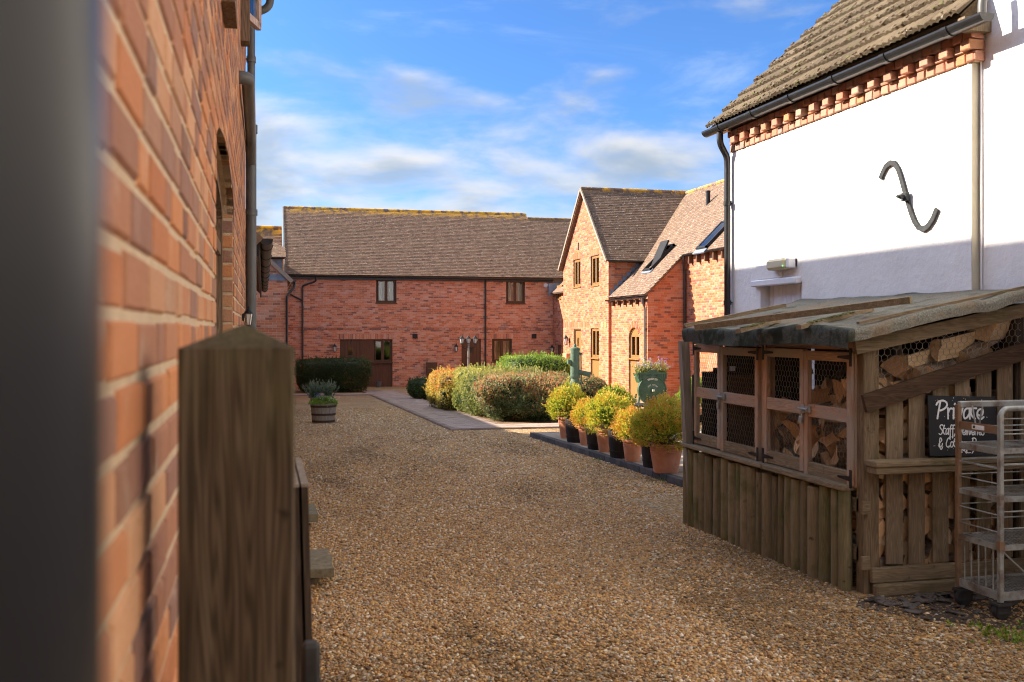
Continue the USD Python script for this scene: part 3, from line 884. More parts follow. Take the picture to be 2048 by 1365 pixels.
# ---- the near brick barn on the left
barn = thing('brick_barn', 'old red brick barn with pale lime mortar filling the left foreground', 'barn', (-.15, 4.0, 0))
O = np.array([-.15, -1.2, 0.0])
arch = [(4.55, .7), (6.55, .7), (6.55, 2.19)] + [(5.55 + 1.0 * math.cos(t), 2.19 + .17 * math.sin(t)) for t in np.linspace(0, np.pi, 12)[1:-1]] + [(4.55, 2.19)]
arch = Polygon(arch)
brick_wall(barn, sbox(0, -.3, 10.2, 4.62), O, np.array([0, 1.0, 0]), np.array([1.0, 0, 0]), 11, 'brick_old', 'mortar_old', course=.0765, length=.232, joint=.0115, rough=.006,
           bond='mixed', holes=[arch, sbox(8.2, 3.75, 8.75, 4.55)], c=.006, v_off=.016, thick=.36, flush=.001)
r = np.random.default_rng(12)
MB().box((-.25, 5.3485, .7), (-.153, 5.36, 2.19)).out(barn, 'jamb_mortar', 'mortar_old')
for k in range(19):                # the far jamb of the arched opening
    b = brick_geo(-.25 + .0 * k, -.1515, .80 + k * .0765, .80 + k * .0765 + .064, -.02, .004 + r.random() * .004, .004)
    raw(numbered(barn, 'brick'), np.c_[b[:, 0], 5.35 - b[:, 2], b[:, 1]], BRF, 'brick_old', np.full(12, r.random() * .8))
cutw = arch.buffer(.0001)
fr = MB()
fr.prism(arch.difference(arch.buffer(-.07)), O, np.array([0, 1.0, 0]), UP, np.array([1.0, 0, 0]), -.125, -.052)
aw = fr.out(barn, 'arched_window', 'window_timber')
m = MB()
for u in (5.2, 5.9):
    m.box(O + [-.118, u - .03, .76], O + [-.06, u + .03, 2.28])
m.box(O + [-.116, 4.6, 1.98], O + [-.058, 6.5, 2.04])
m.out(aw, 'glazing_bar', 'window_timber')
m = MB(); m.prism(arch.buffer(-.06), O, np.array([0, 1.0, 0]), UP, np.array([1.0, 0, 0]), -.095, -.089)
m.out(aw, 'pane', 'glass')
m = MB()
m.box((-5.7, -1.2, -.4), (-5.5, 9.0, 4.6)).box((-5.5, -1.2, -.4), (-.52, -1.0, 4.6))
m.box((-5.5, 8.86, -.4), (-.16, 8.995, 4.62))
m.box((-.5, -9, -.1), (-.152, -1.21, 4.62)).box((-.15, -9, -.1), (5.4, -8.7, 5.6))  # added, unseen: barn run back, lane closed behind camera to cut sky light
m.out(barn, 'side_wall', 'mortar_old')
m = MB()
quadslab(m, [(.12, -9, 4.66), (.12, 9.1, 4.66), (-2.8, 9.1, 7.40), (-2.8, -9, 7.40)], .12)
quadslab(m, [(-5.8, -9, 4.66), (-5.8, 14.6, 4.66), (-2.8, 14.6, 7.40), (-2.8, -9, 7.40)], .12)
quadslab(m, [(-.62, 9.1, 5.34), (-.62, 14.6, 5.34), (-2.8, 14.6, 7.40), (-2.8, 9.1, 7.40)], .12)
m.prism(Polygon([(-5.8, -.4), (-.62, -.4), (-.62, 5.3), (-2.8, 7.3), (-5.8, 4.6)]), (0, 14.5, 0), XU, UP, np.array([0, 1.0, 0]), 0, .1)
m.out(barn, 'roof', 'roof_tile_brown')
brick_wall(barn, sbox(0, 2.0, 5.5, 5.4), (-.62, 9.0, 0), np.array([0, 1.0, 0]), np.array([1.0, 0, 0]), 15, 'brick_old', 'mortar_old', most=0, bed='rear_wall')
bt = gutter(barn, (.06, 9.1, 4.62), (.06, -1.4, 4.62), r=.06, material='grey_plastic', brackets=6)
pipe(barn, [(.06, 8.95, 4.56), (.06, 8.95, 4.42), (-.1, 8.95, 4.34), (-.1, 8.95, 3.3)], .034, 'grey_plastic', clips=(3.95,), wall=(-.05, 0, 0))
pipe(barn, [(-.1, 8.95, 3.36), (-.1, 8.95, ground(0, 9))], .045, 'grey_plastic', clips=(2.62, 1.2), wall=(-.06, 0, 0), name='soil_pipe')
pipe(barn, [(-.2, 6.5, 3.19), (-.092, 6.5, 3.19), (-.092, 6.75, 3.17), (-.1, 8.7, 3.22), (-.1, 8.94, 3.05)], .042, 'grey_plastic', name='waste_pipe')
MB().tube([(-.1, 8.95, 3.31), (-.1, 8.95, 3.38)], .055, 14).out(barn, 'pipe_collar', 'grey_plastic', smooth=40)
# boards fixed on the wall, and the sash that stands ajar
MB().box((-.147, 3.72, 2.78), (-.098, 4.05, 3.9)).out(barn, 'wall_board', 'window_timber')
MB().box((-.147, 6.95, 3.55), (-.088, 7.1, 3.84)).out(barn, 'wall_board', 'window_timber')
window(barn, O, np.array([0, 1.0, 0]), np.array([1.0, 0, 0]), 8.2, 8.75, 3.75, 4.55, lights=1, frame='window_timber', recess=.05)
sash_h, sash_e = np.array([-.14, 7.06, 0]), np.array([-.035, 7.38, 0])
m = MB()
for a, b in (((0, 3.78), (1, 3.78)), ((0, 4.45), (1, 4.45))):
    m.bar(sash_h + UP * a[1], sash_e + UP * b[1], .035, .05, side=np.cross(UP, sash_e - sash_h), over=.02)
for q in (sash_h, sash_e):
    m.bar(q + UP * 3.78, q + UP * 4.45, .035, .05, side=np.cross(UP, sash_e - sash_h))
sash = m.out(barn, 'open_sash', 'sash_pink')
m = MB(); m.obox((sash_h + sash_e) / 2 + UP * 4.11, (.165, .3, .003), np.array([unit(sash_e - sash_h), UP, np.cross(unit(sash_e - sash_h), UP)]))
m.out(sash, 'pane', 'glass')
lantern('coach_lamp', 'small black coach lamp on the near barn wall just above the timber post', (-.148, 7.4, 1.69), (1, 0, 0), s=.42)
# the grey pipe right beside the lens
g = thing('grey_corner_pipe', 'dark grey upright pipe blurred at the far left edge, closest to the camera', 'pipe', (-.1, .3, 0))
MB().tube([(-.0925, .292, -.02), (-.0925, .292, 4.5)], .05, 32).out(g, 'pipe', 'grey_pipe_near', smooth=50)
for z in (.5, 2.6):
    MB().tube([(-.0925, .292, z), (-.0925, .292, z + .05)], .056, 32).bar((-.15, .29, z + .025), (-.1, .29, z + .025), .02, .04).out(g, 'clip', 'grey_pipe_near', smooth=40)

# ---- the low range behind it, the caster of the yard's shade
low = thing('low_brick_range', 'low brick range behind the barn, only its dark gutter end showing past the downpipe', 'building', (-1.5, 15, 0))
m = MB()
m.box((-5.6, 9.05, -.8), (-5.4, 21, 2.4)).box((-5.4, 20.85, -.8), (-.45, 21, 2.4))
m.prism(Polygon([(-5.5, 2.38), (-.3, 2.38), (-2.8, 4.9)]), (0, 20.9, 0), XU, UP, np.array([0, 1.0, 0]), 0, .1)
m.out(low, 'rear_wall', 'brick_old')
brick_wall(low, sbox(0, -.7, 11.9, 2.42), (-.25, 9.1, 0), np.array([0, 1.0, 0]), np.array([1.0, 0, 0]), 13, 'brick_old', 'mortar_old', most=0)
m = MB()
quadslab(m, [(.0, 9.15, 2.42), (.0, 21.1, 2.42), (-2.8, 21.1, 5.0), (-2.8, 9.15, 5.0)], .1)
quadslab(m, [(-5.6, 9.15, 2.42), (-5.6, 21.1, 2.42), (-2.8, 21.1, 5.0), (-2.8, 9.15, 5.0)], .1)
m.out(low, 'roof', 'roof_tile_brown')
MB().box((-.06, 9.2, 2.26), (-.03, 21, 2.41)).out(low, 'fascia', 'dark_metal')
gutter(low, (.03, 20.9, 2.42), (.03, 9.25, 2.42), r=.058, brackets=9)
low2 = thing('low_brick_range', 'low brick range further along the left side of the yard, hidden behind the barn', 'building', (-2, 26, 0))
m = MB()
m.box((-5.6, 21.1, -.8), (-5.4, 31, 2.3))
m.out(low2, 'rear_wall', 'brick_old')
brick_wall(low2, sbox(0, -.9, 9.8, 2.3), (-.7, 21.15, 0), np.array([0, 1.0, 0]), np.array([1.0, 0, 0]), 14, 'brick_old', 'mortar_old', most=0)
m = MB()
quadslab(m, [(-.5, 21.1, 2.3), (-.5, 31, 2.3), (-2.8, 31, 4.45), (-2.8, 21.1, 4.45)], .1)
quadslab(m, [(-5.1, 21.1, 2.3), (-5.1, 31, 2.3), (-2.8, 31, 4.45), (-2.8, 21.1, 4.45)], .1)
m.out(low2, 'roof', 'roof_tile_brown')

# ---- the small gabled cottage at the far left
cot = thing('gabled_cottage', 'narrow brick gable wall with a lead band at the far left of the yard', 'cottage', (0, 31, -.6))
gp = Polygon([(0, -.9), (5.22, -.9), (5.22, 3.2), (2.6, 5.65), (0, 3.2)])
brick_wall(cot, gp, (-4.5, 31, 0), XU, WY, 21, 'brick_shade_lifted', 'mortar_pale', length=.228, v_off=-.8)
MB().box((-.5, 30.972, 3.09), (.66, 30.995, 3.28)).out(cot, 'lead_band', 'lead')
m = MB()
m.box((.55, 31.15, -.9), (.72, 41.8, 3.2)).box((-4.5, 31.2, -.9), (-4.3, 41.8, 3.2))
m.out(cot, 'side_wall', 'brick_shade_lifted')
m = MB()
quadslab(m, [(.86, 30.93, 3.12), (.86, 41.8, 3.12), (-1.9, 41.8, 5.74), (-1.9, 30.93, 5.74)], .07)
quadslab(m, [(-4.7, 30.93, 3.12), (-4.7, 41.8, 3.12), (-1.9, 41.8, 5.74), (-1.9, 30.93, 5.74)], .07)
m.out(cot, 'roof', 'roof_tile_left')
m = MB()
m.bar((.86, 30.92, 3.06), (-1.9, 30.92, 5.68), .05, .12, side=WY)
m.out(cot, 'verge', 'cement')
gutter(cot, (.93, 41, 3.1), (.93, 30.95, 3.1), r=.055, brackets=5)
pipe(cot, [(.93, 31.1, 3.08), (.93, 31.0, 2.9), (.70, 30.92, 2.62), (.70, 30.92, -.6)], .036, clips=(1.8, .5))

# ---- the long house across the yard
far = thing('long_brick_house', 'long red brick house with brown tiled roof across the end of the yard', 'house', (6.5, 41.9, -.8))
FO = np.array([.97, 41.9, 0.0])


def fpx(x0, x1, y0, y1):            # photograph pixels to the facade's own measures
    a, b = ony(x0, y1, 41.9), ony(x1, y0, 41.9)
    return a[0] - FO[0], b[0] - FO[0], a[2], b[2]


w_up1, w_up2 = fpx(752, 793, 559, 606), fpx(1012, 1050, 561, 607)
door1, side1 = fpx(680, 722, 679, 776), fpx(722.3, 746, 679, 776)
win1, pan1 = fpx(746, 785, 679, 725), fpx(746, 785, 726, 776)
unit1 = (door1[0], win1[1], -.9, door1[3])
door2, win2 = fpx(923, 962, 678, 777), fpx(984, 1024, 678, 724)
door2 = (door2[0], door2[1], -.9, door2[3])
holes = [sbox(q[0], q[2], q[1], q[3]) for q in (w_up1, w_up2, unit1, door2, win2)]
sold = [(q[0] - .05, q[1] + .05, q[3], q[3] + .225) for q in (unit1, door2, win2)]
brick_wall(far, sbox(0, -1.0, 11.4, 3.9), FO, XU, WY, 31, 'brick_shade_lifted', 'mortar_pale', holes=holes, soldiers=sold, v_off=-.8)
window(far, FO, XU, WY, *w_up1, curtain='both')
window(far, FO, XU, WY, *w_up2, curtain='left')
window(far, FO, XU, WY, *win1)
window(far, FO, XU, WY, *win2)
d1 = boarded(far, 'door', FO, XU, WY, door1[0] + .05, door1[1] - .05, -.8, door1[3] - .05, 'brown_door', 6)
m = MB()
for a, b in ((door1[0], door1[0] + .05), (door1[1] - .05, door1[1])):
    m.box(FO + [a, .05, -.9], FO + [b, .13, door1[3]])
m.box(FO + [door1[0], .05, door1[3] - .05], FO + [door1[1], .13, door1[3]])
m.out(d1, 'door_frame', 'brown_frame')
hm = (door1[0] + door1[1]) / 2
MB().box(FO + [hm - .1, .055, .55], FO + [hm + .1, .063, .88]).out(d1, 'door_light', 'glass')
MB().box(FO + [hm - .13, .057, .52], FO + [hm + .13, .066, .91]).out(d1, 'light_frame', 'brown_frame')
t7 = meshkit.text_mesh('7', .12, .006)
v = t7.vertices
raw(numbered(d1, 'number'), FO + np.c_[v[:, 0] + hm - .03, .052 - v[:, 2], v[:, 1] + 1.06], t7.faces, 'dark_metal')
MB().tube([FO + [door1[0] + .11, .06, .12], FO + [door1[0] + .11, .0, .12], FO + [door1[0] + .22, .0, .12]], .01, 6).out(d1, 'handle', 'dark_metal')
boarded(far, 'side_panel', FO, XU, WY, side1[0], side1[1], -.85, side1[3], 'brown_door', 4)
boarded(far, 'lower_panel', FO, XU, WY, pan1[0], pan1[1], -.85, pan1[3] - .03, 'brown_door', 6)
d2 = boarded(far, 'door', FO, XU, WY, door2[0] + .05, door2[1] - .05, -.8, door2[3] - .05, 'brown_door', 6)
m = MB()
for a, b in ((door2[0], door2[0] + .05), (door2[1] - .05, door2[1])):
    m.box(FO + [a, .05, -.9], FO + [b, .13, door2[3]])
m.box(FO + [door2[0], .05, door2[3] - .05], FO + [door2[1], .13, door2[3]])
m.out(d2, 'door_frame', 'brown_frame')
hm = (door2[0] + door2[1]) / 2
MB().box(FO + [hm - .1, .055, .55], FO + [hm + .1, .063, .88]).out(d2, 'door_light', 'glass')
MB().tube([FO + [door2[0] + .11, .06, .12], FO + [door2[0] + .11, .0, .12], FO + [door2[0] + .24, .0, .12]], .012, 6).out(d2, 'handle', 'dark_metal')
m = MB()
m.box((.97, 42.11, -1), (1.15, 48, 3.88)).box((1.15, 47.8, -1), (15, 48, 3.88)).box((14.8, 42.11, -1), (15, 47.8, 3.88)).box((12.4, 41.95, -1), (14.8, 42.1, 3.88))
m.prism(Polygon([(42.2, 3.86), (47.9, 3.86), (45.0, 6.9)]), (.99, 0, 0), np.array([0, 1.0, 0]), UP, XU, 0, .2)
m.out(far, 'side_wall', 'mortar')
MB().box((.9, 41.9, 1.55), (14, 47.9, 1.7)).out(far, 'floor', 'room_dark')
S = unit((0, 3.25, 3.13))
ln = math.hypot(3.25, 3.13)
rp = Polygon([(0, 0), (14.2, 0), (14.2, ln - .3), (11.0, ln - .3), (11.0, ln), (0, ln)])
rf = tiled_roof(far, rp, (.88, 41.75, 3.88), XU, S, 41)
m = MB(); quadslab(m, [(.88, 48.25, 3.8), (15, 48.25, 3.8), (15, 45.0, 6.78), (.88, 45.0, 6.78)], .1)
m.out(rf, 'rear_slope', 'roof_tile_brown')
for k in range(25):                 # ridge tiles
    x0 = .88 + k * .44
    MB().tube([(x0, 45.02, 6.985), (x0 + .435, 45.02, 6.985 + .004 * math.sin(k * 2.3))], .075, 10).out(rf, 'ridge_tile', 'roof_tile_brown', smooth=50)
for k in range(8):
    x0 = 11.92 + k * .44
    MB().tube([(x0, 44.78, 6.77), (x0 + .435, 44.78, 6.77)], .075, 10).out(rf, 'ridge_tile', 'roof_tile_brown', smooth=50)
m = MB(); m.bar((.86, 41.72, 3.84), (.86, 45.0, 6.99), .05, .09, side=XU)
m.out(rf, 'verge', 'cement')
MB().box((.9, 41.80, 3.68), (12.3, 41.885, 3.84)).out(far, 'fascia', 'black_plastic')
gutter(far, (.86, 41.72, 3.84), (12.3, 41.72, 3.80), r=.055, brackets=14)
p0, p1 = ony(632, 556, 41.72), ony(605, 570, 41.84)
pipe(far, [(p0[0], 41.72, 3.8), (p0[0], 41.76, 3.6), (p1[0], 41.84, p1[2] - .05), (p1[0], 41.84, -.75)], .036, clips=(2.2, .8), wall=(0, .05, 0))
q0, q1 = ony(578, 589, 41.84), ony(604, 601, 41.84)
pipe(far, [(q0[0] + .05, 41.84, q0[2]), (q1[0], 41.84, q1[2])], .034, name='branch_pipe')
px = ony(971, 650, 41.84)[0]
pipe(far, [(px, 41.74, 3.78), (px, 41.84, 3.6), (px, 41.84, -.75)], .036, clips=(2.6, 1.2), wall=(0, .05, 0))
for cx, cyy in ((830, 673), (1068, 673)):
    c = ony(cx, cyy, 41.9)
    MB().box(c + [-.11, -.012, -.1], c + [.11, .02, .1]).out(far, 'air_brick', 'dark_metal')
c = ony(1091.5, 571, 41.9)
m = MB().lathe([(.001, .0), (.1, .0), (.1, .03), (.06, .05), (.001, .055)], c, 20, axis=WY)
m.out(far, 'round_alarm', 'white_paint', smooth=40)
a, b = ony(852.5, 751.5, 41.9), ony(873, 725, 41.9)
mb_ = MB().box([a[0], 41.70, a[2]], [b[0], 41.89, b[2]])
mbx = thing('meter_box', 'dark brown wall box with a pale strip between the two brown doors', 'meter box', (a[0], 41.8, a[2]))
mb_.out(mbx, 'case', 'brown_frame')
MB().box([a[0] + .02, 41.685, (a[2] + b[2]) / 2], [b[0] - .02, 41.7, (a[2] + b[2]) / 2 + .03]).out(mbx, 'strip', 'grey_plastic')
MB().tube([((a[0] + b[0]) / 2, 41.82, a[2]), ((a[0] + b[0]) / 2, 41.82, a[2] - .35)], .02, 8).out(mbx, 'cable_duct', 'dark_metal')
lantern('coach_lamp', 'round-topped wall lamp left of the brown door numbered 7', ony(669, 697, 41.9), WY, s=1.05)
lantern('coach_lamp', 'wall lamp left of the plain brown door behind the three-headed lamp post', ony(911.5, 697, 41.9), WY, s=1.05)
lantern('coach_lamp', 'black pointed coach lamp at the right end of the far house', ony(1102.5, 699, 41.9), WY, s=1.1)
# the lower roof to its left, with a small dormer
lr = thing('left_house_end', 'lower tiled roof with orange lichen and a dark dormer left of the long house', 'house', (-1, 44, -.8))
S2 = unit((0, 3.25, 3.13))
tiled_roof(lr, sbox(0, 1.2, 3.9, 4.1), (-3.1, 41.95, 3.2), XU, S2, 43, material='roof_tile_left', bed_mat='roof_tile_left')
MB().tube([(-3, 44.9, 6.08), (.8, 44.9, 6.08)], .08, 10).out(lr, 'ridge', 'roof_tile_left', smooth=50)
m = MB().box((-3, 42.6, -1), (.8, 42.75, 4.2))
m.out(lr, 'wall', 'mortar')
a, b = ony(533, 514, 40.6), ony(572, 514, 40.6)
dp = thing('dormer', 'small dormer with dark tiles and lead cheeks beside the long roof', 'dormer', (a[0], 41, 4))
zt = ony(540, 481, 42.2)[2]
tiled_roof(dp, Polygon([(-1.0, 0), (b[0] - a[0], 0), (b[0] - a[0] - .02, 1.0), (b[0] - a[0] - .8, 1.95), (-1, 1.95)]), (a[0], 40.6, a[2]), XU, unit((0, 1.6, zt - a[2])), 44, material='roof_tile_brown')
gutter(dp, (a[0] - 1, 40.55, a[2] - .03), (b[0] - .06, 40.55, a[2] - .03), r=.055, brackets=2)
MB().box((a[0] - 1, 40.7, a[2] - 1.2), (b[0] - .12, 40.85, a[2] - .06)).out(dp, 'lead_cheek', 'lead')
MB().box((a[0] - 1, 40.86, a[2] - 1.2), (b[0] - .14, 42.2, a[2] - .1)).out(dp, 'dormer_body', 'lead')

# ---- the gabled house on the right of the yard
gh = thing('gabled_brick_house', 'sunlit brick house with tall gable, tiled roofs and lower wing on the right', 'house', (11.7, 35, -.8))
GO = np.array([11.7, 38.3, 0.0])


def gpx(x0, x1, y0, y1, X=11.7, Y0=38.3):
    a, b = onx(x0, y0, X), onx(x1, y0, X)
    zm0, zm1 = onx((x0 + x1) / 2, y1, X)[2], onx((x0 + x1) / 2, y0, X)[2]
    return Y0 - a[1], Y0 - b[1], zm0, zm1


gw1, gw2 = gpx(1146.8, 1161, 519, 574), gpx(1181.5, 1198, 511, 571)
gd1, gw3 = gpx(1147.5, 1162, 658, 757), gpx(1181.5, 1198, 657, 716)
gd1 = (gd1[0], gd1[1], -.9, gd1[3])
gp3 = (gw3[0], gw3[1], -.9, gw3[2])
gable = Polygon([(0, -1), (5.4, -1), (5.4, 4.08), (2.7, 6.84), (0, 4.08)])
hs = [sbox(q[0], q[2], q[1], q[3]) for q in (gw1, gw2, gd1)] + [sbox(gw3[0], -.9, gw3[1], gw3[3])]
sl = [(q[0] - .04, q[1] + .04, q[3], q[3] + .225) for q in (gw1, gw2)] + [(.05, 3.0, gw3[3] + .02, gw3[3] + .245)]
brick_wall(gh, gable, GO, YU, WN, 51, holes=hs, soldiers=sl, v_off=-.8, most=150)
window(gh, GO, YU, WN, *gw1, lights=2, frame='ochre_frame', recess=.05, fw=.06)
window(gh, GO, YU, WN, *gw2, lights=2, frame='ochre_frame', recess=.05, fw=.06, curtain='right')
window(gh, GO, YU, WN, *gw3, lights=2, frame='ochre_frame', recess=.05, fw=.06, curtain='right')
boarded(gh, 'lower_panel', GO, YU, WN, gp3[0], gp3[1], -.85, gp3[3] - .05, 'ochre_frame', 6)
dd = boarded(gh, 'door', GO, YU, WN, gd1[0] + .06, gd1[1] - .02, -.85, gd1[3] - .06, 'ochre_frame', 6)
m = MB().box((11.72, 38.3 - gd1[0], -.9), (11.84, 38.3 - gd1[0] - .06, gd1[3]))
m.box((11.72, 38.3 - gd1[0] - .06, gd1[3] - .06), (11.84, 38.3 - gd1[1], gd1[3]))
m.out(dd, 'door_frame', 'brown_frame')
c = onx(1156, 684, 11.745)
MB().box(c + [-.012, -.09, -.16], c + [.005, .09, .16]).out(dd, 'door_light', 'glass')
c = onx(1157, 493, 11.7)
MB().box(c + [-.015, -.06, -.14], c + [.02, .06, .14]).out(gh, 'slot_vent', 'dark_metal')
for cx in (1204.5, 1211):
    c = onx(cx, 650, 11.7)
    MB().box(c + [-.012, -.1, -.1], c + [.02, .1, .1]).out(gh, 'air_brick', 'brick_old')
lantern('coach_lamp', 'black coach lamp beside the ochre door on the sunlit gable', onx(1138.5, 681, 11.7), WN, s=1.25)
a = onx(1133, 745, 11.6)
mb2 = thing('meter_box', 'small pinkish brown box on the gable wall beside the green pump', 'meter box', (11.6, a[1], a[2]))
MB().chamf((11.48, a[1] - .35, a[2]), (11.695, a[1] + .22, a[2] + .75), .02).out(mb2, 'case', 'terracotta')
# end wall of the cross wing, the wing and the main range
brick_wall(gh, Polygon([(0, -1), (1.45, -1), (1.45, 4.08), (0, 4.08)]), (11.7, 32.9, 0), XU, WY, 52, v_off=-.8, most=60)
WO = np.array([11.8, 32.88, 0.0])
ad = gpx(1257.5, 1278.5, 668, 717, 11.8, 32.88)
zc_ = onx(1268, 655, 11.8)[2]
ax, bx_ = ad[0], ad[1]
archd = Polygon([(ax, -.95), (bx_, -.95), (bx_, ad[3])] + [((ax + bx_) / 2 + (bx_ - ax) / 2 * math.cos(t), ad[3] + (zc_ - ad[3]) * math.sin(t)) for t in np.linspace(0, np.pi, 10)[1:-1]] + [(ax, ad[3])])
brick_wall(gh, sbox(0, -1, 3.38, 2.66), WO, YU, WN, 53, holes=[archd], v_off=-.8, most=120)
window(gh, WO, YU, WN, ax, bx_, ad[2], ad[3], lights=2, frame='ochre_frame', recess=.07, fw=.06)
MB().prism(archd.intersection(sbox(0, ad[3], 9, 9)), WO, YU, UP, WN, -.13, -.07).out(gh, 'arch_panel', 'ochre_frame')
boarded(gh, 'door', WO, YU, WN, ax, bx_, -.9, ad[2] - .05, 'ochre_frame', 7)
va = []
m = MB()
for k in range(13):                # the arch of upright bricks over that door
    t = math.radians(28 + k * 124 / 12)
    cc = ((ax + bx_) / 2, ad[3] - .30)
    rr = .62
    u, v_ = cc[0] + rr * math.cos(t), cc[1] + rr * math.sin(t)
    m2 = MB().obox(WO + YU * u + UP * v_ + WN * .0, (.11, .03, .012), np.array([YU * math.cos(t) + UP * math.sin(t), -YU * math.sin(t) + UP * math.cos(t), WN]))
    m2.out(gh, 'arch_brick', 'brick_red')
brick_wall(gh, Polygon([(0, -1), (1.32, -1), (1.32, 4.02), (0, 2.72)]), (11.8, 29.5, 0), XU, WY, 54, v_off=-.8, most=300)
brick_wall(gh, sbox(0, -1, 6.4, 4.02), (13.1, 29.49, 0), YU, WN, 55, v_off=-.8, most=120)
m = MB()
m.box((13.3, 23.1, -1), (18.5, 23.3, 4)).box((18.3, 23.3, -1), (18.5, 42, 4)).box((11.9, 38.1, -1), (18.3, 38.28, 4.05))
m.box((13.25, 23.1, 1.7), (18.3, 38.1, 1.8))
m.out(gh, 'side_wall', 'mortar')
s2 = math.sqrt(.5)
crp = tiled_roof(gh, sbox(0, 0, 4.6, 4.05), (11.56, 32.74, 4.02), XU, unit((0, 2.86, 2.87)), 61, material='roof_tile_gable', name='roof_tile')
m = MB(); quadslab(m, [(11.56, 38.46, 4.02), (16, 38.46, 4.02), (16, 35.6, 6.88), (11.56, 35.6, 6.88)], .08)
m.out(crp, 'rear_slope', 'roof_tile_gable')
for k in range(10):
    x0 = 11.56 + k * .44
    MB().tube([(x0, 35.6, 6.89), (x0 + .435, 35.6, 6.89)], .075, 10).out(crp, 'ridge_tile', 'roof_tile_gable', smooth=50)
m = MB(); m.bar((11.55, 32.72, 3.99), (11.55, 35.6, 6.9), .05, .09, side=XU); m.bar((11.55, 38.48, 3.99), (11.55, 35.6, 6.9), .05, .09, side=XU)
m.out(crp, 'verge', 'cement')
mrp = Polygon([(0, 0), (8.1, 0), (8.1, -1.80), (11.55, -1.80), (11.55, 0), (18, 0), (18, 4.0), (0, 4.0)])
mrf = tiled_roof(gh, mrp, (12.97, 41, 4.0), YU, (s2, 0, s2), 62, material='roof_tile_gable', bed_mat='roof_tile_gable')
m = MB(); quadslab(m, [(18.7, 41, 4.0), (18.7, 23, 4.0), (15.8, 23, 6.83), (15.8, 41, 6.83)], .08)
m.out(mrf, 'rear_slope', 'roof_tile_gable')
for k in range(40):
    y0 = 23 + k * .44
    if y0 < 36:
        MB().tube([(15.8, y0, 6.85), (15.8, y0 + .435, 6.85)], .075, 10).out(mrf, 'ridge_tile', 'roof_tile_gable', smooth=50)
gutter(gh, (11.64, 32.70, 4.0), (13.1, 32.70, 4.0), r=.055, brackets=3)
gutter(gh, (11.66, 33.0, 2.64), (11.66, 29.35, 2.64), r=.055, brackets=5)
gutter(gh, (12.94, 29.35, 3.98), (12.94, 23.2, 3.98), r=.055, brackets=7)
m = MB()
for k in range(6):                 # rafter feet under the eaves
    y = 32.55 - k * .56
    MB().box((11.7, y - .04, 2.42), (11.795, y + .04, 2.60)).out(gh, 'rafter_foot', 'brown_frame')
for k in range(9):
    y = 29.0 - k * .58
    MB().box((12.97, y - .04, 3.68), (13.095, y + .04, 3.93)).out(gh, 'rafter_foot', 'brown_frame')
pipe(gh, [(11.66, 29.6, 2.6), (11.68, 29.62, 2.45), (11.75, 29.62, 2.3), (11.75, 29.62, -.7)], .034, 'grey_plastic', clips=(1.6, .4), wall=(.05, 0, 0))
pipe(gh, [(12.94, 29.3, 3.94), (12.97, 29.36, 3.6), (13.02, 29.42, 3.4), (13.02, 29.42, -.7)], .036, 'black_plastic', clips=(2.4, 1.0), wall=(.05, 0, 0))
PO, PN = np.array([12.97, 41, 4.0]), np.array([-s2, 0, s2])
for nm, (cx, cyy), tilt in (('skylight', (1320, 519), .35), ('skylight', (1431, 473), .0)):
    c = onplane(cx, cyy, PO, PN)
    A = np.array([[0, 1, 0], [s2, 0, s2], [-s2, 0, s2]])
    fr = MB()
    for s in (-1, 1):
        fr.obox(c + A[0] * s * .3 + A[2] * .05, (.04, .6, .06), A)
        fr.obox(c + A[1] * s * .58 + A[2] * .05, (.34, .04, .06), A)
    sk = fr.out(gh, nm, 'dark_metal')
    if tilt:
        ca, sa = math.cos(tilt), math.sin(tilt)
        B = np.array([A[0], A[1] * ca + A[2] * sa, A[2] * ca - A[1] * sa])
        MB().obox(c + A[2] * .10, (.32, .60, .03), B).out(sk, 'open_light', 'dark_metal')
        MB().obox(c - A[1] * .62 + A[2] * .03, (.40, .09, .02), A).out(sk, 'flashing', 'lead')
    else:
        MB().obox(c + A[2] * .09, (.27, .54, .006), A).out(sk, 'pane', 'glass')
        MB().obox(c - A[1] * .70 + A[2] * .03, (.40, .09, .02), A).out(sk, 'flashing', 'lead')
c = onplane(1416, 409, PO, PN)
MB().tube([c - UP * .1, c + UP * .42], .075, 14).out(gh, 'vent_pipe', 'dark_metal', smooth=40)
MB().tube([c + UP * .42, c + UP * .47], .09, 14).out(gh, 'vent_cap', 'dark_metal', smooth=40)
# lead soakers stepping up beside the wing's roof
for k in range(8):
    f0 = k / 8
    MB().box((11.75 + f0 * 1.25, 32.885, 2.72 + f0 * 1.25), (11.75 + (f0 + .2) * 1.25, 32.897, 2.72 + f0 * 1.25 + .28)).out(gh, 'lead_soaker', 'lead')
# the recessed link to the long house
lk = thing('link_wing', 'low recessed link with a brown window between far house and gable', 'building', (12.3, 40, -.8))
LO = np.array([12.32, 41.88, 0.0])
lw = gpx(1112, 1122, 571, 598, 12.32, 41.88)
ld = gpx(1113, 1122, 690, 765, 12.32, 41.88)
brick_wall(lk, sbox(0, -1, 3.5, 3.25), LO, YU, WN, 56, holes=[sbox(lw[0], lw[2], lw[1], lw[3]), sbox(ld[0], -.95, ld[1], ld[3])], v_off=-.8, most=0)
window(lk, LO, YU, WN, lw[0], lw[1], lw[2], lw[3], lights=2, frame='ochre_frame', recess=.04)
boarded(lk, 'door', LO, YU, WN, ld[0], ld[1], -.9, ld[3], 'brown_door', 5)
m = MB(); quadslab(m, [(12.1, 41.7, 3.2), (12.1, 38.4, 3.2), (13.4, 38.4, 4.3), (13.4, 41.7, 4.3)], .08)
m.out(lk, 'roof', 'roof_tile_gable')
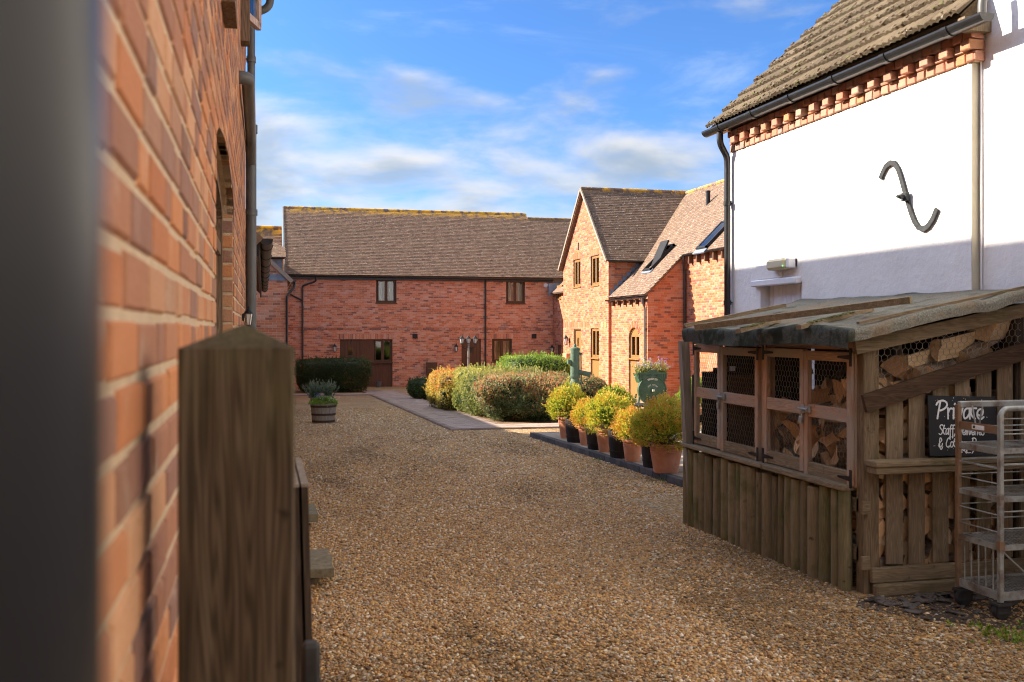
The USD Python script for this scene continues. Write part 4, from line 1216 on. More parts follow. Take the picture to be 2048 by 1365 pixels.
m = MB(); m.box((12.05, 41.55, 3.1), (12.7, 41.68, 3.62)); m.out(lk, 'lead_cheek', 'lead')

# ---- the white rendered building on the right
wb = thing('white_building', 'white rendered building with mossy tiled roof and dentil brick eaves on the right', 'building', (5.05, 8, 0))
HO = np.array([5.05, 10.16, 0.0])


def wpx(x, y, X=5.05):
    p = onx(x, y, X)
    return 10.16 - p[1], p[2]


du0, du1, dz = wpx(1521, 600)[0], wpx(1603.5, 600)[0], wpx(1562, 567)[1]
m = MB().prism(sbox(0, -.4, 3.88, 3.56).difference(sbox(du0, -.35, du1, dz)), HO, YU, UP, WN, -.3, 0)
m.out(wb, 'wall', 'white_render')
MB().box((5.052, 6.274, -.3), (5.128, 6.2785, 3.56)).out(wb, 'corner_strip', 'beige_paint')
m = MB().box((5.125, -9, -.3), (5.4, 6.27, 6.4))  # lengthened unseen behind the camera to cut sky light there
m.out(wb, 'near_wall', 'white_render')
m = MB().box((5.35, 10.0, -.4), (11, 10.16, 3.7)).box((10.8, -4, -.4), (11, 10, 3.7)).box((5.4, 6.24, -.3), (10.8, 6.4, 6.4))
m.prism(Polygon([(5.1, 3.7), (11, 3.7), (8.0, 6.4)]), (0, 10.02, 0), XU, UP, np.array([0, 1.0, 0]), 0, .12)
m.out(wb, 'rear_wall', 'white_render')
m = MB(); quadslab(m, [(4.9, -4.2, 6.4), (4.9, 6.3, 6.4), (8, 6.3, 9.1), (8, -4.2, 9.1)], .12); quadslab(m, [(11.2, -4.2, 6.4), (11.2, 6.3, 6.4), (8, 6.3, 9.1), (8, -4.2, 9.1)], .12)
m.out(wb, 'near_roof', 'roof_tile_tan')
# brick eaves: a flush course below, a course with every second brick standing out above
r = np.random.default_rng(5)
MB().box((5.052, 6.24, 3.565), (5.30, 10.16, 3.86)).out(wb, 'eaves_bed', 'mortar_old')
for row in range(3):
    y, k = 10.14, 0
    z0 = 3.568 + row * .079
    while y > 6.3:
        w = .102
        proud = .018 + r.random() * .006 if row == 0 else (.075 if k % 2 else .022) + r.random() * .006 if row == 1 else .05
        t = r.random() * (.95 if row else 1)
        b = brick_geo(y - w, y, z0, z0 + .068, -.05, proud, .006)
        raw(numbered(wb, 'brick'), np.c_[5.05 - b[:, 2], b[:, 0], b[:, 1]] + r.normal(0, .0015, (12, 3)), BRF, 'brick_eaves', np.full(12, t))
        y -= w + .014
        k += 1
for z0, p in ((3.568, .03), (3.647, .06)):     # the quoin bricks at the near corner
    MB().chamf((5.05 - p, 6.235 - .012, z0), (5.2, 6.30, z0 + .07), .006, .05).out(wb, 'brick', 'brick_eaves')
MB().box((4.95, 6.22, 3.80), (5.02, 10.3, 3.875)).out(wb, 'fascia', 'black_plastic')
MB().box((4.9, 6.16, 3.76), (5.14, 6.235, 3.86)).out(wb, 'eaves_end', 'weathered_z')
gutter(wb, (4.895, 10.45, 3.85), (4.895, 5.93, 3.81), r=.062, brackets=6)
gp_ = pipe(wb, [(4.90, 10.12, 3.78), (4.90, 10.12, 3.66), (4.99, 10.13, 3.52), (4.995, 10.13, 3.42), (4.995, 10.13, -.25)], .036, clips=(3.0, 1.9), wall=(.055, 0, 0))
pipe(wb, [(4.93, 6.02, 3.80), (4.93, 6.02, 3.9), (4.95, 6.02, 4.02)], .03, 'grey_plastic', name='stack_pipe')
MB().tube([(5.115, 6.255, 3.7), (5.112, 6.25, 2.6), (5.115, 6.253, 1.7)], .008, 6).out(wb, 'cable', 'white_paint')
# roof of heavy ribbed tiles
pit = math.radians(42.6)
RS, RU = np.array([math.cos(pit), 0, math.sin(pit)]), np.array([0, -1.0, 0])
RN = np.cross(RS, RU) if np.cross(RS, RU)[2] > 0 else np.cross(RU, RS)
RO = np.array([4.90, 10.38, 3.89])
m = MB(); m.prism(sbox(0, 0, 4.16, 4.3), RO, RU, RS, RN, -.08, -.01)
rf = m.out(wb, 'roof', 'moss_brown')
m = MB(); quadslab(m, [(11.1, 10.38, 3.84), (11.1, 6.3, 3.84), (8.05, 6.3, 6.74), (8.05, 10.38, 6.74)], .08)
m.out(rf, 'rear_slope', 'roof_tile_tan')
expo, tw = .268, .30
ts = np.linspace(0, 1, 17)
prof = .015 * np.abs(np.sin(ts * np.pi * 4)) ** .7
V, F, T, P = [], [], [], []
mossP = []
for row in range(17):
    for k in range(14):
        u = k * tw + (.0 if row % 2 else .0)
        s = row * expo - .03 + r.normal(0, .004)
        dn = r.random() * .006
        n = len(ts)
        uu = u + ts * (tw - .004)
        top0 = np.c_[uu, np.full(n, s), .040 + prof + dn + r.normal(0, .0015, n)]
        top1 = np.c_[uu, np.full(n, s + expo + .06), .002 + prof + dn]
        bot0 = top0 - [0, 0, .030]
        g = np.vstack([top0, top1, bot0])
        f = []
        for i in range(n - 1):
            f += [[i, i + 1, n + i + 1], [i, n + i + 1, n + i], [i, 2 * n + i, 2 * n + i + 1], [i, 2 * n + i + 1, i + 1]]
        for i in (0, n - 1):
            f += [[i, n + i, 2 * n + i]]
        w = RO + g[:, :1] * RU + g[:, 1:2] * RS + g[:, 2:] * RN
        V.append(w); F.append(np.array(f)); T.append(np.full(len(w), r.random())); P.append(w.mean(0))
        for _ in range(int(r.integers(5, 12))):
            mossP.append((u + r.random() * tw, s + abs(r.normal(0, .05)) + .0, .052 + dn, r.uniform(.006, .018)))
pieces(rf, 'roof_tile', V, F, T, np.array(P), np.ones(len(P)), 'roof_tile_tan', smooth=30)
ico = trimesh.creation.icosphere(1)
m, m2 = MB(), MB()
for (u, s, n, rad) in mossP:
    w = ico.vertices * rad * [1.2, 1.2, .5] * (1 + r.normal(0, .12, (len(ico.vertices), 1)))
    (m if r.random() < .10 else m2).add(RO + RU * u + RS * s + RN * n + w[:, :1] * RU + w[:, 1:2] * RS + w[:, 2:] * RN, ico.faces)
m.out(rf, 'moss_clump', 'moss', True, kind='stuff')
m2.out(rf, 'brown_moss_clump', 'moss_brown', True, kind='stuff')
# door, lintel and the lamp above it
boarded(wb, 'door', HO, YU, WN, du0 + .01, du1 - .01, -.3, dz - .01, 'white_paint', 9, recess=.10)
l0, l1 = wpx(1511, 565)[0], wpx(1602, 565)[0]
lz0, lz1 = wpx(1557, 571)[1], wpx(1557, 558)[1]
MB().chamf((4.99, 10.16 - l1, lz0), (5.06, 10.16 - l0, lz1), .01).out(wb, 'lintel', 'white_paint')
m = MB()
m.chamf((5.025, 10.16 - l0 - (l1 - l0) * .62, lz1 + .002), (5.055, 10.16 - l0 - .06, lz1 + .16), .012)
m.out(wb, 'render_patch', 'white_render')
em = thing('emergency_light', 'cream bulkhead light with a green indicator above the white door', 'light', onx(1555, 530, 5.0))
y0, z0 = onx(1534, 530, 4.95)[1], onx(1545, 541, 4.95)[2]
y1, z1 = onx(1575, 530, 4.95)[1], onx(1545, 519, 4.95)[2]
MB().chamf((4.93, y1 + .05, z0), (5.035, y0, z1), .025).out(em, 'diffuser', 'cream_plastic', smooth=30)
MB().chamf((4.955, y1, z0 + .01), (5.046, y1 + .048, z1 - .005), .008).out(em, 'end_block', 'white_paint')
MB().box((5.035, y1 - .006, z0 + .02), (5.047, y0 - .02, z1 - .01)).out(em, 'back_plate', 'dark_metal')
MB().lathe([(.001, 0), (.004, 0), (.003, .003)], (4.929, y1 + .06, z0 + .03), 8, axis=(-1, 0, 0)).out(em, 'indicator', 'led_green')
# the S-shaped wall tie
si = thing('wall_tie', 'black wrought iron S-shaped tie plate on the white wall', 'wall tie', onx(1811, 393, 5.05))
pts = [(1761, 358), (1765, 347), (1772, 333), (1781, 326), (1789, 327), (1796, 338), (1801, 352), (1806, 370), (1812, 392), (1818, 412), (1823, 428), (1829, 443), (1837, 455), (1847, 459), (1857, 452), (1866, 438), (1874, 418)]
ln_ = LineString([wpx(*p, 5.035) for p in pts]).buffer(.021, cap_style='flat')
MB().prism(ln_, (5.035, 10.16, 0), YU, UP, WN, -.008, .008).out(si, 'iron_s', 'iron_s')
c = onx(1811, 394, 5.02)
MB().chamf(c - [.02, .035, .035], c + [.015, .035, .035], .006).out(si, 'washer', 'iron_s')
MB().lathe([(.02, 0), (.02, .035), (.012, .04), (.012, .06), (.001, .062)], c - [.02, 0, 0], 6, axis=(-1, 0, 0)).out(si, 'nut', 'iron_s')

# ------------------------------------------------------------------ paths, terrace, planting bed
pv = Polygon([(3.55, 19.15), (9.6, 19.3), (9.6, 20.2), (4.72, 20.15), (4.72, 37.5), (3.55, 37.5), (3.55, 35.3), (.9, 35.3), (.9, 34.3), (3.55, 34.3)])
pth = sheet('brick_path', pv, .004, 'soil')
V, F, T, P, S = [], [], [], [], []
r = np.random.default_rng(71)
inp = prep(pv.buffer(-.02))
for row in range(190):
    y = 19.1 + row * .103
    x = .8 + (.105 if row % 2 else 0)
    while x < 9.7:
        c = np.array([x + .1, y + .05])
        if inp.contains(Point(*c)):
            q = BV * [.098, .0485, .016] + [0, 0, .018 + r.random() * .004]
            w = q + [c[0], c[1], 0]
            w[:, 2] += ground(w[:, 0], w[:, 1])
            V.append(w); F.append(BF); T.append(np.full(8, r.random())); P.append([*c, ground(*c)]); S.append(.14)
        x += .205
pieces(pth, 'paver', V, F, T, np.array(P), np.array(S), 'paver')
bed = sheet('planting_bed', Polygon([(4.74, 20.25), (9.5, 20.3), (9.5, 29.4), (4.9, 29.8), (4.74, 27)]), .006, 'leaf_litter')
tp = Polygon([(4.69, 10.2), (9.3, 10.2), (9.3, 17.35), (4.69, 17.35)])
ter = sheet('terrace', tp, .05, 'soil')
V, F, T, P, S = [], [], [], [], []
for i in range(11):
    for j in range(16):
        x, y = 4.80 + i * .41, 10.22 + j * .445
        q = BV * [.198, .216, .022] + [x + .2, y + .22, .058 + r.random() * .006]
        q[:, 2] += ground(q[:, 0], q[:, 1])
        V.append(q); F.append(BF); T.append(np.full(8, r.random())); P.append(q.mean(0)); S.append(.4)
pieces(ter, 'slab', V, F, T, np.array(P), np.array(S), 'slab')
for j in range(32):
    y = 10.22 + j * .2245
    q = brick_geo(y, y + .215, 0, .075, -.09, r.random() * .005, .006)
    for lv in (0, 1):
        w = np.c_[4.69 - q[:, 2], q[:, 0] + (.11 if lv == 0 else 0), q[:, 1] + lv * .0 + .012]
        if lv == 0:
            w[:, 2] -= .07
        w[:, 2] += ground(w[:, 0], w[:, 1])
        raw(numbered(ter, 'kerb_brick'), w, BRF[:, ::-1] if False else BRF, 'blue_brick', np.full(12, r.random()))
for j in range(20):
    x = 4.70 + j * .2245
    q = np.array(BV) * [.108, .05, .038] + [x + .11, 17.40, .04 + r.random() * .004]
    q[:, 2] += ground(q[:, 0], q[:, 1])
    raw(numbered(ter, 'kerb_brick'), q, BF, 'blue_brick', np.full(8, r.random()))

# ------------------------------------------------------------------ the timber post and what stands along the barn
pw = thing('gate_post', 'big square timber post with a low pointed top, blurred in the foreground', 'post', (-.03, 1.37, 0))
x0, x1, y0, y1 = -.103, .0394, 1.30, 1.442
h = trimesh.convex.convex_hull(np.array([[a, b, z] for z in (-.1, 1.5766) for (a, b) in ((x0 + .004, y0), (x1 - .004, y0), (x1, y0 + .004), (x1, y1 - .004), (x1 - .004, y1), (x0 + .004, y1), (x0, y1 - .004), (x0, y0 + .004))]
                                        + [[(x0 + x1) / 2 + .008, (y0 + y1) / 2, 1.608]]))
m = MB().mesh(h)
m.out(pw, 'post', 'post_wood')
gl = thing('gate_leaf', 'dark timber gate leaf seen edge-on just right of the foreground post', 'gate', (.1, 2.7, 0))
r = np.random.default_rng(3)


def lean(a, b, ya, yb, z):
    v = np.array([[a + .035, ya, -.06], [b + .035, ya, -.06], [b + .035, yb, -.06], [a + .035, yb, -.06], [a, ya, z], [b, ya, z], [b, yb, z], [a, yb, z]])
    return v


for nm, (a, b) in (('outer_board', (.0895, .105)), ('inner_board', (.058, .083))):
    MB().add(lean(a, b, 2.44, 2.93, 1.222), BF).out(gl, nm, 'gate_wood')
    MB().add(lean(a - .001, b + .001, 2.437, 2.935, 0) * [1, 1, 0] + np.repeat([[0, 0, 1.224], [0, 0, 1.233]], 4, 0) - [[.035, 0, 0]] * 4 + 0 if False else np.vstack([np.array([[a - .001, 2.437, z], [b + .001, 2.437, z], [b + .001, 2.935, z], [a - .001, 2.935, z]]) for z in (1.2225, 1.230)]), BF).out(gl, 'top_strip', 'barrel_grey')
MB().box((.084, 2.5, .2), (.0885, 2.9, 1.1)).out(gl, 'batten', 'gate_wood')
gs = thing('gate_stop', 'short black metal stop post low beside the gate leaf', 'post', (.1, 2.05, 0))
MB().chamf((.075, 2.03, -.05), (.112, 2.07, .97), .008).out(gs, 'post', 'rubber')
MB().chamf((.08, 2.0, .5), (.107, 2.03, .58), .006).out(gs, 'latch_plate', 'dark_metal')
for nm, lab, ya, yb in (('stone_step', 'mossy stone door step standing out of the barn wall, nearer of the two', 6.75, 7.35), ('stone_step', 'small stone door step by the barn wall, further of the two', 8.9, 9.5)):
    z = ground(.2, ya)
    st = thing(nm, lab, 'step', (.2, ya, z))
    m = trimesh.creation.box([.62, yb - ya, .065])
    m = m.subdivide().subdivide().subdivide()
    v = m.vertices * [1, 1, 1] + (meshkit.fbm(m.vertices * 7 + ya, 3)[:, None] - .5) * .035
    MB().add(v + [.155, (ya + yb) / 2, z + .105], m.faces).out(st, 'slab', 'stone_step', smooth=40)
    MB().chamf((-.15, ya + .1, z - .03), (.36, yb - .02, z + .075), .02).out(st, 'footing', 'stone_step')

# ------------------------------------------------------------------ the log store
shed = thing('log_store', 'low open timber log store with felt roof, wire doors and log edging', 'shed', (4.4, 7, -.1))
XF, YS = 3.80, 5.76                       # its front, with the doors, and its slatted end
ROOFO = np.array([3.62, 5.6, 1.615])
RSL = .193


def roofz(x):
    return ROOFO[2] + RSL * (x - ROOFO[0])


def fy(px, py=760.0):
    return onx(px, py, XF)[1]


def fz(px, py):
    return onx(px, py, XF)[2]


r = np.random.default_rng(90)
# the front skirt of round poles
y = 8.43
while y > 5.83:
    d = .117 * r.uniform(.86, 1.12)
    gx = 3.765 + r.normal(0, .006)
    top = .512 + r.normal(0, .014)
    tl = r.normal(0, .004, 2)
    rings = np.linspace(0, 1, 5)
    g0 = ground(gx, y) - .05
    MB().tube([(gx + tl[0] * t + r.normal(0, .0015), y + tl[1] * t, g0 + (top - g0) * t) for t in rings], (d - .018) / 2 * np.array([1.02, 1, 1, .99, .93]), 14, t=r.random()).out(shed, 'pole', 'pole_wood', smooth=50)
    y -= d
for z in (.08, .40):
    MB().box((3.80, 5.80, z), (3.84, 8.45, z + .09)).out(shed, 'pole_rail', 'weathered_y')
# sill boards on the poles
for a, b in ((8.46, 7.55), (7.57, 6.95), (6.93, 5.84)):
    MB().chamf((3.70, b, .532 + r.random() * .006), (3.86, a, .566 + r.random() * .006), .006).out(shed, 'sill_board', 'weathered_y')
# corner and middle posts
MB().bar((3.70, 8.38, 1.5), (3.79, 8.40, -.15), .075, .075).out(shed, 'corner_post', 'barrel_grey')
ymid = (fy(1524) + fy(1535)) / 2
MB().box((3.79, ymid - .035, .56), (3.87, ymid + .035, 1.50)).out(shed, 'middle_post', 'larch_z')
MB().chamf((3.80, 5.74, ground(3.8, 5.7) - .05), (3.915, 5.83, 1.50), .006).out(shed, 'corner_post', 'weathered_z')
MB().box((3.785, 5.815, .56), (3.80, 5.86, 1.48)).out(shed, 'corner_trim', 'larch_z')
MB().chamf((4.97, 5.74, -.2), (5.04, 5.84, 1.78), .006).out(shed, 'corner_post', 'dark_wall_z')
MB().box((3.80, 5.86, 1.465), (3.86, 8.35, 1.53)).out(shed, 'head_beam', 'larch_y')
MB().bar((3.72, 5.72, roofz(3.72) - .15), (5.04, 5.72, roofz(5.04) - .15), .035, .09, side=WY).out(shed, 'end_rafter', 'weathered_x')
MB().bar((3.72, 8.25, roofz(3.72) - .12), (5.04, 8.25, roofz(5.04) - .12), .035, .09, side=WY).out(shed, 'end_rafter', 'weathered_x')


def hex_wire(poly, O, U, Vv, N, parent, cell=.042, rad=.0011, seed=0):
    """Hexagonal netting over an outline: every wire a thin three-sided rod."""
    rr = np.random.default_rng(seed)
    u0, v0, u1, v1 = poly.bounds
    w = cell
    h_ = cell * .62
    pts = {}
    segs = []
    inside = prep(poly)
    for row in range(int((v1 - v0) / (h_ * 1.5)) + 3):
        for k in range(int((u1 - u0) / w) + 3):
            cx, cy = u0 + (k + (row % 2) * .5) * w, v0 + row * h_ * 1.5
            A, B, C, D = (cx, cy + h_ * .5), (cx + w / 2, cy + h_), (cx + w / 2, cy + 2 * h_), (cx + w, cy + h_ * .5)
            segs += [(A, B), (B, D), (B, C)]
    m = MB()
    va, fa, n = [], [], 0
    for a, b in segs:
        if not inside.contains(Point((a[0] + b[0]) / 2, (a[1] + b[1]) / 2)):
            continue
        def wob(p):
            return p[0] + .002 * math.sin(p[1] * 31 + p[0] * 17), p[1] + .002 * math.sin(p[0] * 37), .004 * math.sin(p[0] * 9 + p[1] * 7)
        a, b = wob(a), wob(b)
        p, q = (np.asarray(O) + np.asarray(U) * s[0] + np.asarray(Vv) * s[1] + np.asarray(N) * s[2] for s in (a, b))
        z = unit(q - p)
        s = unit(np.cross(z, N))
        k = rad * (1.7 if abs(a[0] - b[0]) < .003 else 1.0)
        tri = [s * k, -s * .5 * k + N * .87 * k, -s * .5 * k - N * .87 * k]
        va += [p + t for t in tri] + [q + t for t in tri]
        for i in range(3):
            j = (i + 1) % 3
            fa += [[n + i, n + j, n + 3 + j], [n + i, n + 3 + j, n + 3 + i]]
        n += 6
    return m.add(np.array(va), fa, .5).out(parent, 'wire_mesh', 'wire')


# four netted doors
Z1, Z2, Z3, Z4, Z5, Z6 = 1.455, 1.388, 1.075, .985, .665, .572
for i, (pa, pb, hinge) in enumerate(((1395, 1447.5, 'l'), (1448.5, 1524, 'r'), (1535, 1615.5, 'l'), (1616.5, 1712, 'r'))):
    a, b = fy(pa), fy(pb)                 # a is the far end
    sw = .052
    dz = (.012, .0, .006, -.004)[i]
    m = MB()
    m.chamf((3.762, a - sw, Z6 + dz), (3.80, a, Z1 + dz), .004)
    door = m.out(shed, 'door', 'larch_z')
    MB().chamf((3.762, b, Z6 + dz), (3.80, b + sw, Z1 + dz), .004).out(door, 'stile', 'larch_z')
    for z0, z1 in ((Z2, Z1), (Z4, Z3), (Z6, Z5)):
        MB().chamf((3.766, b + sw, z0 + dz), (3.798, a - sw, z1 + dz), .003).out(door, 'rail', 'larch_y' if z0 > .6 else 'weathered_y')
    hex_wire(sbox(b + sw * .6, Z6 + .03, a - sw * .6, Z1 - .03), (3.803, 0, dz), np.array([0, 1.0, 0]), UP, np.array([1.0, 0, 0]), door, seed=i)
    for zz in ((Z1 + Z2) / 2, (Z5 + Z6) / 2):
        e = a if hinge == 'l' else b
        s = -1 if hinge == 'l' else 1
        pl = Polygon([(e + s * .012, zz + .016), (e + s * .15, zz + .007), (e + s * .158, zz), (e + s * .15, zz - .007), (e + s * .012, zz - .016)])
        m = MB().prism(pl, (3.762, 0, dz), np.array([0, 1.0, 0]), UP, WN, 0, .004)
        m.prism(sbox(min(e - s * .012, e + s * .014), zz - .06, max(e - s * .012, e + s * .014), zz + .06), (3.762, 0, dz), np.array([0, 1.0, 0]), UP, WN, .0, .005)
        m.out(door, 'hinge', 'dark_metal')
    if hinge == 'r':                      # bolt and padlock where the pair meets
        e = a
        zz = (Z3 + Z4) / 2 + .005
        m = MB().box((3.752, e - .10, zz - .022), (3.762, e - .03, zz + .022)).tube([(3.745, e - .08, zz), (3.745, e + .045, zz)], .008, 8).tube([(3.742, e + .0, zz), (3.742, e + .0, zz - .03), (3.742, e + .012, zz - .035)], .005, 6)
        m.box((3.750, e - .03, zz - .03), (3.762, e + .02, zz + .03))
        lk_ = m.out(door, 'bolt', 'steel')
        MB().tube([(3.742, e - .012, zz - .03 + .028 * math.sin(t) - .0) if False else (3.742, e + .004 - .014 * math.cos(t), zz - .055 + .022 * math.sin(t)) for t in np.linspace(0, np.pi, 9)], .0035, 6).chamf((3.734, e - .016, zz - .105), (3.750, e + .024, zz - .055), .004).out(door, 'padlock', 'steel')

# the slatted end
def ex(px, py=900.0, y=5.73):
    return ony(px, py, y)[0]


def sb(x):                                # underside of the sloping board
    return 1.065 + (x - 3.80) * .275


for pa, pb in ((1774, 1807), (1818, 1850), (1865, 1896.5), (1909.5, 1938.5), (1953, 1982), (1995, 2026), (2040, 2072)):
    a, b = ex(pa), ex(pb)
    m = MB()
    t = r.random()
    dy = r.normal(0, .003)
    v = np.array([[a, 5.728 + dy, .055 + r.normal(0, .006)], [b, 5.728 + dy, .055], [b, 5.742 + dy, .055], [a, 5.742 + dy, .055], [a, 5.728 + dy, sb(a) + .05], [b, 5.728 + dy, sb(b) + .05], [b, 5.742 + dy, sb(b) + .05], [a, 5.742 + dy, sb(a) + .05]])
    m.add(v, BF, t).out(shed, 'slat', 'weathered_z')
MB().bar((3.78, 5.708, 1.12), (5.06, 5.708, 1.12 + 1.28 * .275), .03, .115, side=WY).out(shed, 'sloping_board', 'dark_board')
MB().chamf((3.80, 5.60, .672), (5.06, 5.715, .715), .006).out(shed, 'shelf_plank', 'weathered_x')
MB().chamf((3.79, 5.595, .718), (5.06, 5.715, .757), .006).out(shed, 'shelf_plank', 'weathered_x')
MB().chamf((3.83, 5.69, -.045), (5.06, 5.722, .053), .005).out(shed, 'base_board', 'weathered_x')
MB().chamf((3.84, 5.655, -.13), (5.06, 5.715, -.048), .012).out(shed, 'base_board', 'weathered_x')
for z in (.40, .04):
    MB().box((3.775, 5.715, z), (3.83, 5.738, z + .085)).out(shed, 'rail_end', 'weathered_x')
hex_wire(Polygon([(3.88, 1.16), (5.0, 1.16 + 1.12 * .275), (5.0, roofz(5.0) - .19), (3.88, roofz(3.88) - .19)]), (0, 5.735, 0), XU, UP, WY, shed, cell=.045, rad=.0014, seed=9)
# back and far end
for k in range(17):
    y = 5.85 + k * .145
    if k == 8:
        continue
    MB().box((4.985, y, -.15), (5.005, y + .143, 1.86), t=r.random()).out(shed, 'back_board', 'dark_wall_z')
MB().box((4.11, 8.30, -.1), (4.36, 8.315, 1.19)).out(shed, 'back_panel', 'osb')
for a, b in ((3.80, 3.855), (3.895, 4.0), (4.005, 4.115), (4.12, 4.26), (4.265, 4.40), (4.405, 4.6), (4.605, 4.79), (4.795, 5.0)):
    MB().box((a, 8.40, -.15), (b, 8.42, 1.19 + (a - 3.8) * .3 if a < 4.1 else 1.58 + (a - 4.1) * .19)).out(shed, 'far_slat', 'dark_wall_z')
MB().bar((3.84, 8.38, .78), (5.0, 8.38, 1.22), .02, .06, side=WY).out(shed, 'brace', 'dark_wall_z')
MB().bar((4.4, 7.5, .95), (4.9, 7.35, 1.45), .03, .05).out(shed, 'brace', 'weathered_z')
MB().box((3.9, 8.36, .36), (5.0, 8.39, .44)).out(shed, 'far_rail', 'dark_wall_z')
MB().box((4.16, 8.385, 1.22), (4.215, 8.39, 1.265)).out(shed, 'paper_note', 'white_paint')
# felt roof: decking, the felt and its turned-down edge
m = MB()
quadslab(m, [(3.66, 5.66, roofz(3.66) - .015), (5.04, 5.66, roofz(5.04) - .015), (5.04, 8.55, roofz(5.04) - .015), (3.66, 8.12, roofz(3.66) - .015)], .02)
m.out(shed, 'roof_deck', 'dark_board')
ns, nt = 90, 130
s = np.linspace(-.15, 1.43, ns)
t = np.linspace(-.10, 1.0, nt)
SS, TT = np.meshgrid(s, t, indexing='ij')
R_ = .035


def fold(q):                             # run along a line that turns down at 0: (along, drop)
    along = np.where(q > 0, q, np.where(q > -R_ * 1.57, -R_ * np.sin(np.clip(-q / R_, 0, 1.57)), -R_))
    drop = np.where(q > 0, 0, np.where(q > -R_ * 1.57, R_ * (1 - np.cos(np.clip(-q / R_, 0, 1.57))), R_ + (-q - R_ * 1.57)))
    return along, drop


sa, sd = fold(SS)
yend = 2.52 + .36 * np.clip(SS, 0, 2)
tq = np.where(TT > 0, TT * yend, TT)
ta, td = fold(tq)
wr = (meshkit.fbm(np.stack([SS * 5, tq * 3.0, 0 * SS], -1), 3, 4) - .5)
X = ROOFO[0] + sa + wr * .06 * (SS < 0)
Yf = ROOFO[1] + .02 + ta + wr * .06 * (tq < 0)
Zf = ROOFO[2] + RSL * np.clip(sa, 0, 9) - np.maximum(sd, td) - .25 * np.minimum(sd, td) + wr * .03 + .016 * np.sin(tq * 3.1) * (SS < .1)
Zf -= .02 * np.clip(tq - 1.9, 0, 1) * (SS < .2)
G = np.stack([X, Yf, Zf], -1)
idx = np.arange(ns * nt).reshape(ns, nt)
quads = np.stack([idx[:-1, :-1], idx[1:, :-1], idx[1:, 1:], idx[:-1, 1:]], -1).reshape(-1, 4)
edge = ((SS[:-1, :-1] < .0) | (tq[:-1, :-1] < .0)).reshape(-1)
front = ((SS[:-1, :-1] < .0)).reshape(-1)
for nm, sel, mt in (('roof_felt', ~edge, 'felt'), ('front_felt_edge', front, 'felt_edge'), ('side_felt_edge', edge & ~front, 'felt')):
    q = quads[sel]
    f = np.vstack([q[:, [0, 1, 2]], q[:, [0, 2, 3]]])
    u_, inv = np.unique(f, return_inverse=True)
    MB().add(G.reshape(-1, 3)[u_], inv.reshape(-1, 3), .5).out(shed, nm, mt, smooth=True)
MB().bar((3.70, 5.655, roofz(3.70) + .012), (5.02, 5.655, roofz(5.02) + .012), .03, .018, side=(0, 1, 0)).out(shed, 'felt_batten', 'weathered_x')

# loose battens lying on the felt
RPN = unit((-RSL, 0, 1))


def on_roof(px, py, lift):
    return onplane(px, py, ROOFO + UP * lift, RPN)


def batten(lab, p, q, w, h_, mossy=False, lift=.03):
    a, b = on_roof(*p, lift), on_roof(*q, lift)
    t = thing('loose_batten', lab, 'batten', (a + b) / 2)
    MB().bar(a, b, w, h_, side=np.cross(b - a, RPN)).out(t, 'batten', 'weathered_y' if abs((b - a)[1]) > abs((b - a)[0]) else 'weathered_x')
    if mossy:
        mm = MB()
        for k in range(90):
            c = a + (b - a) * rng.uniform(.12, .75) + RPN * (h_ * .45) + np.cross(unit(b - a), RPN) * rng.uniform(-.5, .5) * w
            mm.add(trimesh.creation.icosphere(1, rng.uniform(.006, .014)).vertices * [1, 1, .6] + c, trimesh.creation.icosphere(1).faces)
        mm.out(t, 'moss', 'moss', True, kind='stuff')


batten('longest pale batten lying across the log store roof', (1392, 655), (1822, 600), .05, .045, lift=.085)
batten('grey batten at the far front edge of the log store roof, under the longest one', (1369, 652), (1570, 611), .05, .03, lift=.05)
batten('mossy short batten lying on the felt under the left end of the longest batten', (1476, 663), (1556, 641), .05, .03, True, lift=.02)
batten('mossy batten lying on the felt in the middle of the log store roof', (1597, 655), (1742, 619), .05, .03, True, lift=.02)

